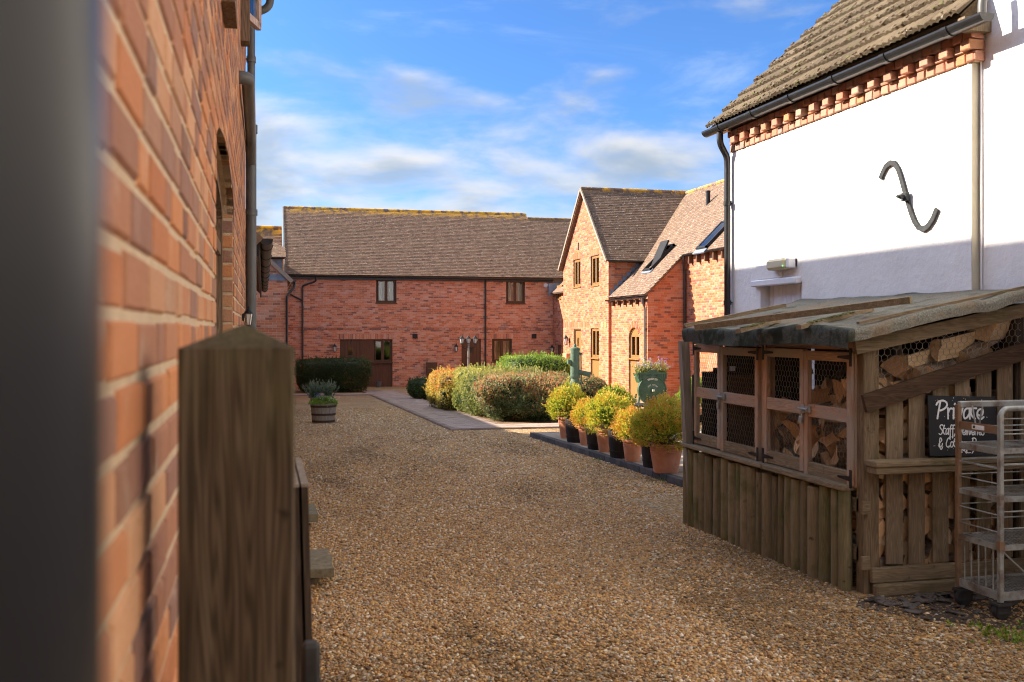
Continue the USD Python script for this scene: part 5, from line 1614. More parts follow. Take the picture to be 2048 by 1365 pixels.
# ------------------------------------------------------------------ split logs, each a thing of its own
def log_proto(k):
    rr = np.random.default_rng(200 + k)
    L = .27
    ang = [np.pi * .55, np.pi * .5, np.pi, np.pi * .7, np.pi * .62, 2 * np.pi][k]
    R0 = [.10, .085, .065, .09, .11, .045][k]
    nb, nl = 9, 7
    th = np.linspace(-ang / 2, ang / 2, nb)
    xs = np.linspace(-L / 2, L / 2, nl)
    rad = R0 * (1 + .10 * meshkit.noise(np.c_[th * 2, th * 0 + k, th * 0], k) - .05)
    bark = np.array([[[x + rr.normal(0, .002), rad[i] * math.cos(th[i]) * (1 + .05 * math.sin(x * 20 + i)), rad[i] * math.sin(th[i]) * (1 + .04 * math.sin(x * 17))] for i in range(nb)] for x in xs])
    off = np.array([0, R0 * .42, 0])
    bark -= off
    apex = np.array([[x, rr.normal(0, .006) - off[1] + (0.0 if ang < 6 else off[1] * 0), rr.normal(0, .006)] for x in xs])
    f = []
    idx_ = np.arange(nl * nb).reshape(nl, nb)
    for i in range(nl - 1):
        for j in range(nb - 1):
            f += [[idx_[i, j], idx_[i + 1, j], idx_[i + 1, j + 1]], [idx_[i, j], idx_[i + 1, j + 1], idx_[i, j + 1]]]
    bk = (bark.reshape(-1, 3), np.array(f))
    # split faces, with a little splintering, and the two sawn ends
    v, f = [], []
    rows = [bark[:, 0], (bark[:, 0] * .55 + apex * .45) + rr.normal(0, .005, (nl, 3)), apex, (bark[:, -1] * .55 + apex * .45) + rr.normal(0, .005, (nl, 3)), bark[:, -1]]
    n = 0
    for a, b in zip(rows, rows[1:]):
        base = n
        v += list(a) + list(b)
        for i in range(nl - 1):
            f += [[base + i, base + nl + i, base + nl + i + 1], [base + i, base + nl + i + 1, base + i + 1]]
        n += 2 * nl
    for e in (0, nl - 1):
        ring = np.vstack([bark[e], [apex[e]]])
        c = ring.mean(0)
        base = n
        v += [c] + list(ring)
        m_ = len(ring)
        for j in range(m_):
            f += [[base, base + 1 + j, base + 1 + (j + 1) % m_]]
        n += m_ + 1
    return bk, (np.array(v), np.array(f))


LOGS = []


def log_at(pos, rot, k, label='split firewood log stacked behind the slatted end of the log store', group='logs stacked behind the slats', scale=1.0):
    while len(LOGS) <= k:
        LOGS.append(None)
    if LOGS[k] is None:
        (bv, bf), (sv, sf) = log_proto(k)
        path = numbered('/World', 'firewood_log')
        m_ = trimesh.transformations.euler_matrix(*rot)
        m_[:3, :3] *= scale
        m_[:3, 3] = pos
        UsdGeom.Xform.Define(stage, path).AddTransformOp().Set(Gf.Matrix4d(m_.T.tolist()))
        raw(path + '/split_wood', sv, sf, 'log_face', smooth=25)
        raw(path + '/bark', bv, bf, 'bark', smooth=True)
        info(path, label, 'log', group)
        LOGS[k] = path
    else:
        copy_of(LOGS[k], 'firewood_log', label, 'log', pos, rot, scale, group)


r = np.random.default_rng(17)
for row in range(17):                     # against the slatted end: sawn ends towards us, some lying lengthwise
    z = -.03 + row * .082
    x = 3.93 + (row % 2) * .05
    if z > 1.18 + 0.0:
        continue
    while x < 4.93:
        if z < sb(x) + .22 - (.05 if row > 9 else 0):
            if r.random() < .28:
                log_at((x + .08, 5.85 + abs(r.normal(0, .015)), z + r.normal(0, .008)), (r.uniform(-3, 3), r.normal(0, .08), r.normal(0, .15)), int(r.integers(5)), scale=r.uniform(.9, 1.1))
                x += .18
            else:
                log_at((x, 5.752 + .135 * 1.12 + abs(r.normal(0, .02)), z + r.normal(0, .008)), (r.uniform(-3, 3), r.normal(0, .08), np.pi / 2 + r.normal(0, .15)), int(r.integers(5)), scale=r.uniform(.9, 1.12))
                x += .088
        else:
            x += .10
for row in range(14):                     # towards the doors: a loose heap that falls away from the end
    z = .25 + row * .085
    y = 6.18
    while y < 7.42:
        lim = 1.30 - (y - 6.15) * .40
        if z < lim:
            log_at((4.03 + abs(r.normal(0, .04)) + max(0, (z - .9) * .25), y, z + r.normal(0, .015)), (r.uniform(-3, 3), r.normal(0, .35), r.normal(0, .7)), int(r.integers(5)), 'split firewood log in the loose heap behind the wire doors', 'logs heaped behind the wire doors', scale=r.uniform(.9, 1.2))
        y += .108
for row in range(0, 12):                     # behind them, filling the store
    z = .0 + row * .115
    for j in range(7):
        y = 6.2 + j * .17
        if z > .5 and z < 1.38 - (y - 6.15) * .30:
            log_at((4.45 + r.normal(0, .05), y, z), (r.uniform(-3, 3), r.normal(0, .1), r.normal(0, .3)), int(r.integers(5)), 'split firewood log in the loose heap behind the wire doors', 'logs heaped behind the wire doors', scale=1.2)
for k in range(26):                       # the pile under the roof, seen through the netting
    x = 3.95 + (k % 13) * .083 + r.normal(0, .015)
    zz = 1.12 + (x - 3.88) * .26 + (.09 if k >= 13 else -.02) + r.normal(0, .015)
    if zz < roofz(x) - .26:
        log_at((x, 5.98 + .1 * (k >= 13) + r.normal(0, .03), zz), (r.uniform(-3, 3), r.normal(0, .2), r.uniform(.1, 1.5)), int(r.integers(5)), 'split firewood log piled under the felt behind the netted gable end', 'logs piled under the roof', scale=r.uniform(.9, 1.2))
# the logs on top that stand out
big = [('big pale split log with a flat face on top of the pile behind wire', (1835, 722), .30, 1.05, (.9, -.16, .25)), ('long bark-covered log lying across the pile below the biggest one', (1872, 748), .26, 1.3, (2.6, -.12, .1)),
       ('brown log wedged under the felt at the right of the pile', (1905, 690), .22, 1.25, (.3, -.15, .2)), ('pale splintered log at the top right beside the dark post', (1950, 700), .25, 1.1, (1.6, -.45, .2)),
       ('large gnarled log at the very top right under the felt', (1995, 660), .22, 1.45, (1.2, -.1, .4))]
for k, (lab, (px_, py_), dy, sc_, rot) in enumerate(big):
    p = ony(px_, py_, 5.78 + dy * .5)
    (bv, bf), (sv, sf) = log_proto(k % 5)
    t = numbered('/World', 'firewood_log')
    m_ = trimesh.transformations.euler_matrix(*rot)
    m_[:3, :3] *= sc_
    m_[:3, 3] = p
    UsdGeom.Xform.Define(stage, t).AddTransformOp().Set(Gf.Matrix4d(m_.T.tolist()))
    raw(t + '/split_wood', sv, sf, 'log_pale', smooth=25)
    raw(t + '/bark', bv, bf, 'bark', smooth=True)
    info(t, lab, 'log')

# ------------------------------------------------------------------ the chalkboard
cb = thing('chalkboard', 'black chalkboard reading Private leaning on the slats above the shelf', 'sign', (4.3, 5.68, .75))
bl, br_ = ony(1852, 870, 5.69)[0], ony(1987, 870, 5.69)[0]
BW, BH = br_ - bl, .395
ca, sa_ = math.cos(-.035), math.sin(-.035)
CU = np.array([ca, .0, sa_]); CVv = unit(np.array([-sa_, .10, ca]))
CU = unit(CU); CN = np.cross(CU, CVv)
CO = np.array([bl + .004, 5.655, .775])
MB().prism(sbox(0, 0, BW, BH), CO, CU, CVv, CN, -.012, 0).out(cb, 'board', 'chalkboard')
GL = {'P': (.62, [[(0, 0), (.04, .4), (.12, 1)], [(-.12, .78), (.0, .95), (.2, 1.02), (.42, .98), (.55, .8), (.42, .58), (.1, .46)]]), 'r': (.36, [[(0, .6), (.05, 0)], [(.05, .38), (.18, .58), (.32, .55)]]),
      'i': (.22, [[(0, .6), (.03, 0)], [(.04, .82), (.07, .86)]]), 'v': (.42, [[(0, .6), (.15, 0), (.35, .62)]]), 'a': (.5, [[(.4, .55), (.2, .6), (.02, .3), (.12, .02), (.3, .15), (.4, .6), (.43, 0)]]),
      't': (.36, [[(.12, .95), (.12, .1), (.26, .02)], [(0, .62), (.3, .62)]]), 'e': (.48, [[(.04, .28), (.38, .36), (.32, .56), (.14, .55), (.02, .25), (.15, .02), (.44, .12)]]),
      'S': (.6, [[(.5, .9), (.3, 1), (.08, .85), (.2, .6), (.45, .4), (.4, .1), (.2, 0), (.0, .1)]]), 'f': (.36, [[(.4, .95), (.25, 1), (.15, .8), (.12, -.2)], [(0, .6), (.32, .6)]]),
      'D': (.68, [[(.05, 0), (.05, 1)], [(-.05, 1), (.35, .95), (.55, .5), (.35, .05), (.0, 0)]]), 'l': (.2, [[(.05, 1), (.05, 0)]]), 's': (.42, [[(.32, .55), (.15, .6), (.05, .45), (.3, .2), (.2, 0), (.0, .06)]]),
      '&': (.72, [[(.55, 0), (.1, .75), (.2, 1), (.38, .8), (.05, .3), (.15, 0), (.4, .1), (.5, .4)]]), 'C': (.58, [[(.5, .85), (.3, 1), (.05, .6), (.1, .1), (.3, 0), (.5, .15)]]),
      'o': (.46, [[(.2, .6), (.02, .35), (.15, 0), (.38, .2), (.3, .55), (.2, .6)]]), 'g': (.52, [[(.4, .55), (.2, .6), (.03, .3), (.2, .02), (.4, .3)], [(.4, .6), (.38, -.2), (.2, -.35), (.02, -.2)]]),
      'R': (.64, [[(0, 0), (.05, 1)], [(-.05, .95), (.3, 1), (.5, .8), (.35, .55), (.05, .5), (.2, .5), (.55, 0)]]), 'O': (.72, [[(.3, 1), (.02, .6), (.1, .08), (.35, 0), (.6, .4), (.5, .9), (.3, 1)]]),
      'N': (.72, [[(0, 0), (.05, 1), (.5, 0), (.58, 1)]]), 'L': (.48, [[(.05, 1), (0, 0), (.4, .02)]]), 'Y': (.6, [[(0, 1), (.25, .5)], [(.55, 1), (.1, -.1)]]), ',': (.24, [[(.1, .06), (.02, -.18)]]), ' ': (.3, [])}


def smooth_line(pts, n=5):
    pts = np.asarray(pts, float)
    if len(pts) < 3:
        return pts
    from scipy.interpolate import CubicSpline
    t = np.r_[0, np.cumsum(np.linalg.norm(np.diff(pts, axis=0), axis=1))]
    return CubicSpline(t, pts)(np.linspace(0, t[-1], n * len(pts)))


def chalk(text, x, y, size, width, total=None):
    adv = sum(GL[c][0] for c in text) * size
    k = (total / adv) if total else 1
    shapes = []
    for c in text:
        for st in GL[c][1]:
            q = smooth_line(st) * [size * k, size] + [x, y]
            q[:, 0] += (q[:, 1] - y) * .12
            shapes.append(LineString(q).buffer(width))
        x += GL[c][0] * size * k
    MB().prism(unary_union(shapes), CO, CU, CVv, CN, .0005, .0018).out(cb, 'lettering', 'chalk_white')


sx, sy = BW / 136.0, BH / 124.0          # photograph pixels on the board
chalk('Private', 17 * sx, (124 - 47) * sy, 36 * sy, .0062, 94 * sx)
chalk('Staff, Deliveries', 19 * sx, (124 - 80) * sy, 20 * sy, .0034, 92 * sx)
chalk('& Cottage Res', 17 * sx, (124 - 106) * sy, 19 * sy, .0034, 90 * sx)
chalk('ONLY', 52 * sx, (124 - 117) * sy, 12 * sy, .003, 40 * sx)
m = MB()
for _ in range(60):
    u, v_ = (rng.uniform(.05, .95) * BW, rng.choice([.93, .9, .66, .12, .14]) * BH + rng.normal(0, .008))
    m.prism(Point(u, v_).buffer(rng.uniform(.001, .003), 3), CO, CU, CVv, CN, .0003, .001)
m.out(cb, 'chalk_marks', 'chalk_white', kind='stuff')

# ------------------------------------------------------------------ the roll cage
rc = thing('roll_cage', 'worn grey steel roll cage trolley with wire shelves in front of the chalkboard', 'trolley', (4.5, 5.1, ground(4.5, 5.1)))
A0, A1, B0, B1 = 4.205, 4.93, 4.98, 5.345     # x and y of its corner posts
gz = ground(4.4, 5.1)
zb, zt = gz + .14, 1.135
ps = .029
for x, y in ((A0, B0), (A0, B1), (A1, B0), (A1, B1)):
    MB().chamf((x - ps / 2, y - ps / 2, zb - .03), (x + ps / 2, y + ps / 2, zt - (.04 if y == B0 else .0)), .003).out(rc, 'post', 'steel' if not (x == A0 and y == B1) else 'steel_rusty')
    MB().box((x - ps / 2 - .003, y - ps / 2 - .003, zb + .28), (x + ps / 2 + .003, y + ps / 2 + .003, zb + .33)).out(rc, 'post_collar', 'steel_rusty')


def arc(c, a, b, n=6):                 # a rounded corner from a to b about c
    return [c + (a - c) * math.cos(t) + (b - c) * math.sin(t) for t in np.linspace(0, np.pi / 2, n)]


p = [np.array([A0, B0, zt - .07])]
c = np.array([A0 + .05, B0, zt - .05])
p += arc(c, np.array([A0, B0, zt - .05]), np.array([A0 + .05, B0, zt]))
p += [np.array([A1 - .05, B0, zt])]
c = np.array([A1 - .05, B0, zt - .05])
p += arc(c, np.array([A1 - .05, B0, zt]), np.array([A1, B0, zt - .05])) + [np.array([A1, B0, zt - .07])]
MB().tube(p, .017, 10).out(rc, 'top_rail', 'steel', smooth=50)
MB().chamf((A0, B1 - .016, zt - .02), (A1, B1 + .016, zt + .02), .006).out(rc, 'top_rail', 'steel')
MB().bar((A0, B0, zt - .125), (A0, B1, zt - .125), .008, .045, side=XU).out(rc, 'name_rail', 'steel_rusty')
MB().box((A0 - .0075, B0 + .13, zt - .14), (A0 - .0045, B0 + .235, zt - .113)).out(rc, 'label', 'chalk_white')
MB().box((A0 - .0085, B0 + .205, zt - .134), (A0 - .0078, B0 + .225, zt - .118)).out(rc, 'label_print', 'green_iron')
MB().box((A0 + .28, B0 - .02, zt - .21), (A0 + .44, B0 - .005, zt - .10)).out(rc, 'document_plate', 'steel')
lv = [zb + .005 + k * .285 for k in range(4)]
for k, z in enumerate(lv):
    m = MB()
    for a, b in (((A0, B0, z), (A0, B1, z)), ((A1, B0, z), (A1, B1, z)), ((A0, B0, z), (A1, B0, z)), ((A0, B1, z), (A1, B1, z))):
        m.bar(a, b, .012, .032 if k else .05, side=np.cross(np.subtract(b, a), UP))
    sh = m.out(rc, 'shelf', 'steel')
    m = MB()
    for q in np.arange(A0 + .03, A1, .028):
        m.bar((q, B0, z + .012), (q, B1, z + .012), .005, .005)
    for q in np.arange(B0 + .06, B1, .06):
        m.bar((A0, q, z + .006), (A1, q, z + .006), .006, .006)
    m.out(sh, 'wire_deck', 'steel')
for z in (zt - .26, lv[3] + .11, lv[3] - .09, lv[2] + .19, lv[2] + .10, lv[1] + .2, lv[1] + .10):
    MB().tube([(A0, B1, z), (A1, B1, z)], .0045, 6).out(rc, 'bar', 'steel')
    MB().tube([(A0, B0, z - .01), (A0, B1, z - .01)], .0042, 6).out(rc, 'bar', 'steel')
    MB().tube([(A0, B0, z + .012), (A1, B0, z + .012)], .0045, 6).out(rc, 'bar', 'steel')
for z in (zt - .06, zt - .15):
    MB().tube([(A0, B0, z), (A1, B0, z)], .0045, 6).out(rc, 'bar', 'steel')
for k in range(5):
    y = B0 + .06 + k * .062
    MB().tube([(A0, y, lv[0] + .02), (A0, y + .004 * (k % 2), lv[1])], .0045, 6).out(rc, 'bar', 'steel')
MB().tube([(A0 + .02, B0, lv[0] + .26), (A0 + .3, B0, lv[0] + .02)], .005, 6).out(rc, 'bar', 'steel')
for q in (0, 1):
    MB().tube([(A0 + .02, B1 - .1 - q * .09, zt), (A0 + .02, B1 - .13 - q * .09 + q * .06, zt - .12)], .005, 6).out(rc, 'hook', 'steel')
for x, y in ((A0 + .02, B0 + .02), (A0 + .02, B1 - .02), (A1 - .02, B0 + .02), (A1 - .02, B1 - .02)):
    w0 = ground(x, y)
    MB().box((x - .05, y - .04, zb - .05), (x + .05, y + .04, zb - .035)).box((x - .045, y - .03, w0 + .04), (x + .045, y - .024, zb - .05)).box((x - .045, y + .024, w0 + .04), (x + .045, y + .03, zb - .05)).out(rc, 'castor_fork', 'rubber')
    MB().lathe([(.001, -.018), (.05, -.018), (.055, -.008), (.055, .008), (.05, .018), (.001, .018)], (x, y, w0 + .055), 20, axis=(0, 1, 0)).out(rc, 'castor_wheel', 'rubber', smooth=40)

# ------------------------------------------------------------------ pots, tubs and clipped box
def pot_profile(kind, R, H):
    if kind == 'pot':
        return [(.001, 0), (R * .70, 0), (R * .74, .01), (R * .93, H * .70), (R * .955, H * .72), (R * .93, H * .745), (R * .97, H * .80), (R * .945, H * .82), (R * .97, H * .86), (R * 1.0, H * .875), (R * 1.06, H * .90), (R * 1.07, H * .97), (R * 1.05, H),
                (R * .93, H), (R * .90, H * .9), (R * .001, H * .88)]
    return [(.001, 0), (R * .82, 0), (R * .85, .012), (R * .96, H * .5), (R * 1.0, H * .96), (R * .99, H), (R * .91, H), (R * .89, H * .9), (.001, H * .86)]


def box_bush(parent, c, rad, hz, seed, material='leaf_gold', warm=0.0, n=1300, leaf=.026):
    """Leafy sprigs all over a loose ball, thinner below where the twigs show."""
    rr = np.random.default_rng(seed)
    c = np.asarray(c, float)
    d = blob_dirs(n, rr, -.75)
    keep = rr.random(len(d)) < np.clip(.95 + d[:, 2] * .75, .12, 1)
    d = d[keep]
    nz = meshkit.fbm(d * 1.9 + seed, 3, seed)
    k = .58 + .80 * nz + np.abs(rr.normal(0, .05, len(d)))
    k *= np.where(rr.random(len(d)) < .3, rr.uniform(.55, .95, len(d)), 1)
    P = c + d * k[:, None] * [rad, rad, hz]
    up = d + [0, 0, .55]
    up /= np.linalg.norm(up, axis=1, keepdims=True)
    nl = 9
    s = np.linspace(0, 1, nl)
    L = rr.uniform(.05, .10, len(P)) * np.where(rr.random(len(P)) < .22, rr.uniform(1.5, 2.3, len(P)), 1)
    Q = (P[:, None] + up[:, None] * (s[None, :, None] - .5) * L[:, None, None]).reshape(-1, 3) + rr.normal(0, .006, (len(P) * nl, 3))
    D = np.repeat(up, nl, 0)
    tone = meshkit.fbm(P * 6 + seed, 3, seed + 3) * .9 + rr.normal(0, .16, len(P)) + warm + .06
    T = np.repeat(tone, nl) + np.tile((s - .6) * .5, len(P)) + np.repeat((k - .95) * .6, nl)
    mb = MB()
    leaf_mesh(mb, Q, D, leaf, T, rr, .8)
    mb.out(parent, 'foliage', material)
    ic = trimesh.creation.icosphere(3)
    cv = c + ic.vertices * [rad * .5, rad * .5, hz * .5] * (.8 + .5 * meshkit.fbm(ic.vertices * 2.5 + seed, 3, seed))[:, None] + UP * hz * .12
    raw(numbered(parent, 'inner_growth'), cv, ic.faces, material, np.full(len(cv), .22), True)
    tw = MB()
    for _ in range(70):
        dd = blob_dirs(3, rr, -.5)[0]
        e = c + dd * [rad * .86, rad * .86, hz * .86]
        b = c - UP * hz * .95 + np.r_[rr.normal(0, .03, 2), 0]
        tw.tube([b, (b + e) / 2 + rr.normal(0, .02, 3), e], [.005, .0035, .002], 4)
    tw.out(parent, 'twigs', 'twig')


def pot(name, label, x, y, R, H, material, bush=None, kind='pot', group=None, lift=.082):
    z = ground(x, y) + lift
    t = thing(name, label, 'plant pot' if kind == 'pot' else 'tub', (x, y, z), group)
    MB().lathe(pot_profile(kind, R, H), (x, y, z), 36).out(t, 'pot' if kind == 'pot' else 'tub', material, smooth=40)
    MB().lathe([(.001, 0), (R * .88, 0)], (x, y, z + H * .90), 20).out(t, 'soil', 'soil')
    if kind != 'pot':
        for f in (.2, .78):
            rr_ = R * (.85 + .15 * f) + .004
            MB().lathe([(rr_, H * f), (rr_ + .004, H * f + .002), (rr_ + .006, H * f + .03), (rr_ + .002, H * f + .032)], (x, y, z), 36).out(t, 'hoop', 'barrel_dark' if 'dark' in material else 'hoop_rust')
        for k in range(22):             # staves: fine raised joints
            a = k * 2 * np.pi / 22
            dd = np.array([math.cos(a), math.sin(a), 0])
            MB().bar(np.array([x, y, z + .01]) + dd * R * .845, np.array([x, y, z + H * .99]) + dd * R * .995, R * .26, .006, side=np.cross(dd, UP), t=rng.random()).out(t, 'stave', material)
    if bush:
        rad, hz, up_, seed, warm, n = bush
        b = thing('box_bush', label.split(' in a ')[0] if False else bush_label[seed], 'bush', (x, y, z + H))
        box_bush(b, (x, y, z + H + up_), rad, hz, seed, warm=warm + .06, n=n)
    return t


bush_label = {1: 'golden clipped box ball in the farthest terracotta pot of the row', 2: 'small orange-tinged box bush between the first and third pots', 3: 'large yellow-green box bush in the middle of the pot row',
              4: 'small orange box bush left of the nearest big one', 5: 'largest golden box bush in the nearest terracotta pot', 6: 'dark green bush rising behind the middle pots', 7: 'round dark green topiary ball just left of the log store'}
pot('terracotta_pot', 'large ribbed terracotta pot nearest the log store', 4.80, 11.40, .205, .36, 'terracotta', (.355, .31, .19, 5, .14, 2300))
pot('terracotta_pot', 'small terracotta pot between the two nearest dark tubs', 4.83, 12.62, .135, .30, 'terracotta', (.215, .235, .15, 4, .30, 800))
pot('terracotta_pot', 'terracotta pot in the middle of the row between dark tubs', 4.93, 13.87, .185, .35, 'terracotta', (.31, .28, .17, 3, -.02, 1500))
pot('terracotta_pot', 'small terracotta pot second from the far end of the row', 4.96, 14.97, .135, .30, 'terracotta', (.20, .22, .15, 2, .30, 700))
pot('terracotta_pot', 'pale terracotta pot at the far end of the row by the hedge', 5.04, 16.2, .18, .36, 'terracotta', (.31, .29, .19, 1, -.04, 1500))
pot('terracotta_pot', 'terracotta pot hidden behind the middle bushes on the terrace', 5.95, 16.4, .17, .36, 'terracotta', (.27, .24, .22, 6, -.25, 1200))
for x, y, lab in ((4.93, 11.93, 'dark half-barrel tub right beside the nearest big terracotta pot'), (4.90, 13.1, 'dark half-barrel tub second nearest in the pot row'),
                  (4.97, 14.3, 'dark half-barrel tub third in the pot row'), (5.0, 15.46, 'dark half-barrel tub farthest in the pot row')):
    pot('dark_tub', lab, x - .02, y, .215, .38, 'barrel_dark', kind='tub')
tpz = at(1392, 22.0)
pt = thing('terracotta_pot', 'terracotta pot under the round topiary ball left of the log store', 'plant pot', tpz)
MB().lathe(pot_profile('pot', .2, .26), tpz, 28).out(pt, 'pot', 'terracotta', smooth=40)
bt_ = thing('box_bush', bush_label[7], 'bush', tpz + UP * .26)
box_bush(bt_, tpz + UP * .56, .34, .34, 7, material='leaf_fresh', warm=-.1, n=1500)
wbk = at(1129, 17.2, .10)
t = thing('stone_block', 'small pale stone block beside the farthest terracotta pot', 'block', wbk)
MB().chamf(wbk - [.06, .05, .02], wbk + [.06, .05, .09], .01).out(t, 'block', 'slab')

# grey half barrels with flowers on the left
def half_barrel(label, px, dist, R, H):
    p = at(px, dist)
    t = thing('half_barrel', label, 'planter', p)
    x, y, z = p
    MB().lathe(pot_profile('tub', R * .97, H), p, 36).out(t, 'barrel', 'barrel_grey', smooth=40)
    for k in range(20):
        a = k * 2 * np.pi / 20
        dd = np.array([math.cos(a), math.sin(a), 0])
        MB().bar(p + UP * .01 + dd * R * .83, p + UP * H * .99 + dd * R * .985, R * .295, .012, side=np.cross(dd, UP), t=rng.random()).out(t, 'stave', 'barrel_grey')
    for f in (.06, .40, .80):
        rr_ = R * (.835 + .155 * f) + .008
        MB().lathe([(rr_, H * f), (rr_ + .005, H * f + .002), (rr_ + .007, H * f + .045), (rr_ + .002, H * f + .047)], p, 36).out(t, 'hoop', 'hoop_rust')
    MB().lathe([(.001, 0), (R * .86, 0)], p + UP * H * .9, 20).out(t, 'soil', 'soil')
    return p + UP * H * .92


q = half_barrel('weathered half barrel with rusty hoops and low flowers, nearer of the pair', 647, 21.45, .275, .43)
fl = thing('bedding_plants', 'low green bedding plants with white and violet flowers in the nearer half barrel', 'flowers', q)
mb, rr = MB(), np.random.default_rng(33)
d = blob_dirs(1500, rr, 0)
P = q + d * [.30, .30, .17] * rr.uniform(.6, 1.05, (len(d), 1))
leaf_mesh(mb, P, d + [0, 0, .4], .04, meshkit.fbm(P * 7, 3) * .8 + rr.normal(0, .1, len(P)), rr)
mb.out(fl, 'foliage', 'leaf_fresh')
for mt, n, off in (('petal_white', 80, (.12, -.1, .04)), ('petal_violet', 60, (-.1, -.05, .1))):
    mb = MB()
    P = q + np.array(off) + rr.normal(0, 1, (n, 3)) * [.09, .09, .03] + UP * .08
    leaf_mesh(mb, P, P * 0 + [0, -.4, 1], .025, rr.random(n), rr)
    mb.out(fl, 'petals', mt)
q = half_barrel('weathered half barrel with lavender spikes, farther of the pair', 643, 24.6, .265, .40)
fl = thing('lavender', 'grey-green lavender in two tufts in the farther half barrel', 'plant', q)
mb = MB()
for cx, n in ((-.18, 90), (.16, 90)):
    for _ in range(n):
        a = q + [cx + rr.normal(0, .05), rr.normal(0, .06), -.02]
        d = unit(rr.normal(0, .28, 3) + [0, 0, 1])
        L = rr.uniform(.25, .48)
        s = np.linspace(.1, 1, 14)
        leaf_mesh(mb, a + d * (s * L)[:, None], np.tile(d, (14, 1)), .045, np.clip(s * .8 + rr.normal(0, .1, 14), 0, 1), rr, .6)
mb.out(fl, 'foliage', 'leaf_sage')
mb = MB()
P = q + rr.normal(0, 1, (40, 3)) * [.15, .1, .03] + UP * .1
leaf_mesh(mb, P, P * 0 + UP, .03, rr.random(40), rr)
mb.out(fl, 'petals', 'petal_violet')

# ------------------------------------------------------------------ hedges and shrubs
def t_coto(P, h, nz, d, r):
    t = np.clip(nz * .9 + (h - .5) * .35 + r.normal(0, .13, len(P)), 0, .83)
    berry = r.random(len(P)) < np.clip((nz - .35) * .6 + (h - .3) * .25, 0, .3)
    return np.where(berry, r.uniform(.87, 1, len(P)), t)


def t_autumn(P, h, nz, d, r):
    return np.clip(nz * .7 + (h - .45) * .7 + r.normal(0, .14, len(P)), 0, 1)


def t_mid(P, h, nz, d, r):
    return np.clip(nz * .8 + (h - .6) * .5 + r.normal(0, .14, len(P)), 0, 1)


def t_dark(P, h, nz, d, r):
    t = np.clip(nz * .9 + r.normal(0, .15, len(P)), 0, .9)
    return np.where((r.random(len(P)) < .05) & (d[:, 0] > .2), 1.0, t)


c0, c1 = at(597, 36.4), at(738, 36.6)
hedge('box_hedge', 'dark clipped hedge in front of the brown door numbered 7', 'hedge', (c0 + c1) / 2 + [0, .5, 0], (np.linalg.norm(c1 - c0) / 2 + .06, .9, .60), 'leaf_dark', 30000, .05, 3, 9.0, .06, t_dark, skirt=.1)
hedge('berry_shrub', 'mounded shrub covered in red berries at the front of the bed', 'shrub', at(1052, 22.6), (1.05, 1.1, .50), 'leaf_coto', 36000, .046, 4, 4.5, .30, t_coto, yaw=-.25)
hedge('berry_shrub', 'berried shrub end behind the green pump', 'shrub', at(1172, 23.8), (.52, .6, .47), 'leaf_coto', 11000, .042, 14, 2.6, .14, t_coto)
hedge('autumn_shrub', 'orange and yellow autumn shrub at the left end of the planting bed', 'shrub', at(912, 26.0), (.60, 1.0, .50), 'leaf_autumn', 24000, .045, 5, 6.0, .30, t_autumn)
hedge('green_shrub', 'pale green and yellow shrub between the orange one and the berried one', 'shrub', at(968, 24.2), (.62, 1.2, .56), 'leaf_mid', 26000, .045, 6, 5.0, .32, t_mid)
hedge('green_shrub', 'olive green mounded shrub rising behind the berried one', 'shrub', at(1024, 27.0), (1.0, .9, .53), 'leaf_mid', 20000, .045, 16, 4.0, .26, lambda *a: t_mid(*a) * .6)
hedge('box_hedge', 'bright green flat-topped hedge in front of the gabled house', 'hedge', at(1070, 29.6), (1.05, .8, .69), 'leaf_fresh', 26000, .045, 7, 6.0, .07, yaw=.05, skirt=.1)
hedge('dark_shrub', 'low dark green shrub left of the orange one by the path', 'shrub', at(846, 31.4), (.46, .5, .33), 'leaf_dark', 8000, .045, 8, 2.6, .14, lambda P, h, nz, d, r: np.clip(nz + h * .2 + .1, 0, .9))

# ------------------------------------------------------------------ pump, root cutter, lamp post and odds
pb = at(1150, 20.0)
pm = thing('water_pump', 'old green cast iron water pump standing behind the box bushes', 'pump', pb)
MB().lathe([(.001, 0), (.14, 0), (.13, .04), (.075, .08), (.07, .85), (.10, .88), (.105, .93), (.085, .95), (.08, 1.0), (.10, 1.02), (.105, 1.06), (.096, 1.08), (.094, 1.56), (.10, 1.58), (.098, 1.61), (.05, 1.63), (.001, 1.64)], pb, 28).out(pm, 'barrel', 'green_pale', smooth=40)
MB().lathe([(.001, 0), (.03, 0), (.032, .03), (.02, .06), (.001, .065)], pb + UP * 1.635, 12).out(pm, 'finial', 'green_pale', smooth=40)
d = unit(RIGHT * .96 - FWD * .3)
a = pb + UP * 1.13
MB().tube([a + d * .06, a + d * .14 - UP * .012, a + d * .30 - UP * .045], [.052, .05, .052], 16, caps=False).out(pm, 'spout', 'green_pale', smooth=40)
MB().lathe([(.04, 0), (.055, .0), (.055, .03), (.045, .03), (.04, -.06)], a + d * .28 - UP * .042, 16, axis=d - UP * .12).out(pm, 'spout_lip', 'green_pale', smooth=40)
MB().chamf(pb + [-.16, -.04, 1.29], pb + [-.08, .05, 1.38], .01).out(pm, 'lug', 'green_pale')
MB().tube([pb + d * .09 + UP * 1.52, pb + d * .125 + UP * 1.46, pb + d * .13 + UP * .75], .014, 8).out(pm, 'handle', 'green_pale', smooth=40)
MB().tube([pb + d * .07 + UP * 1.5, pb + d * .15 + UP * 1.5], .022, 8).out(pm, 'handle_pivot', 'green_pale', smooth=40)

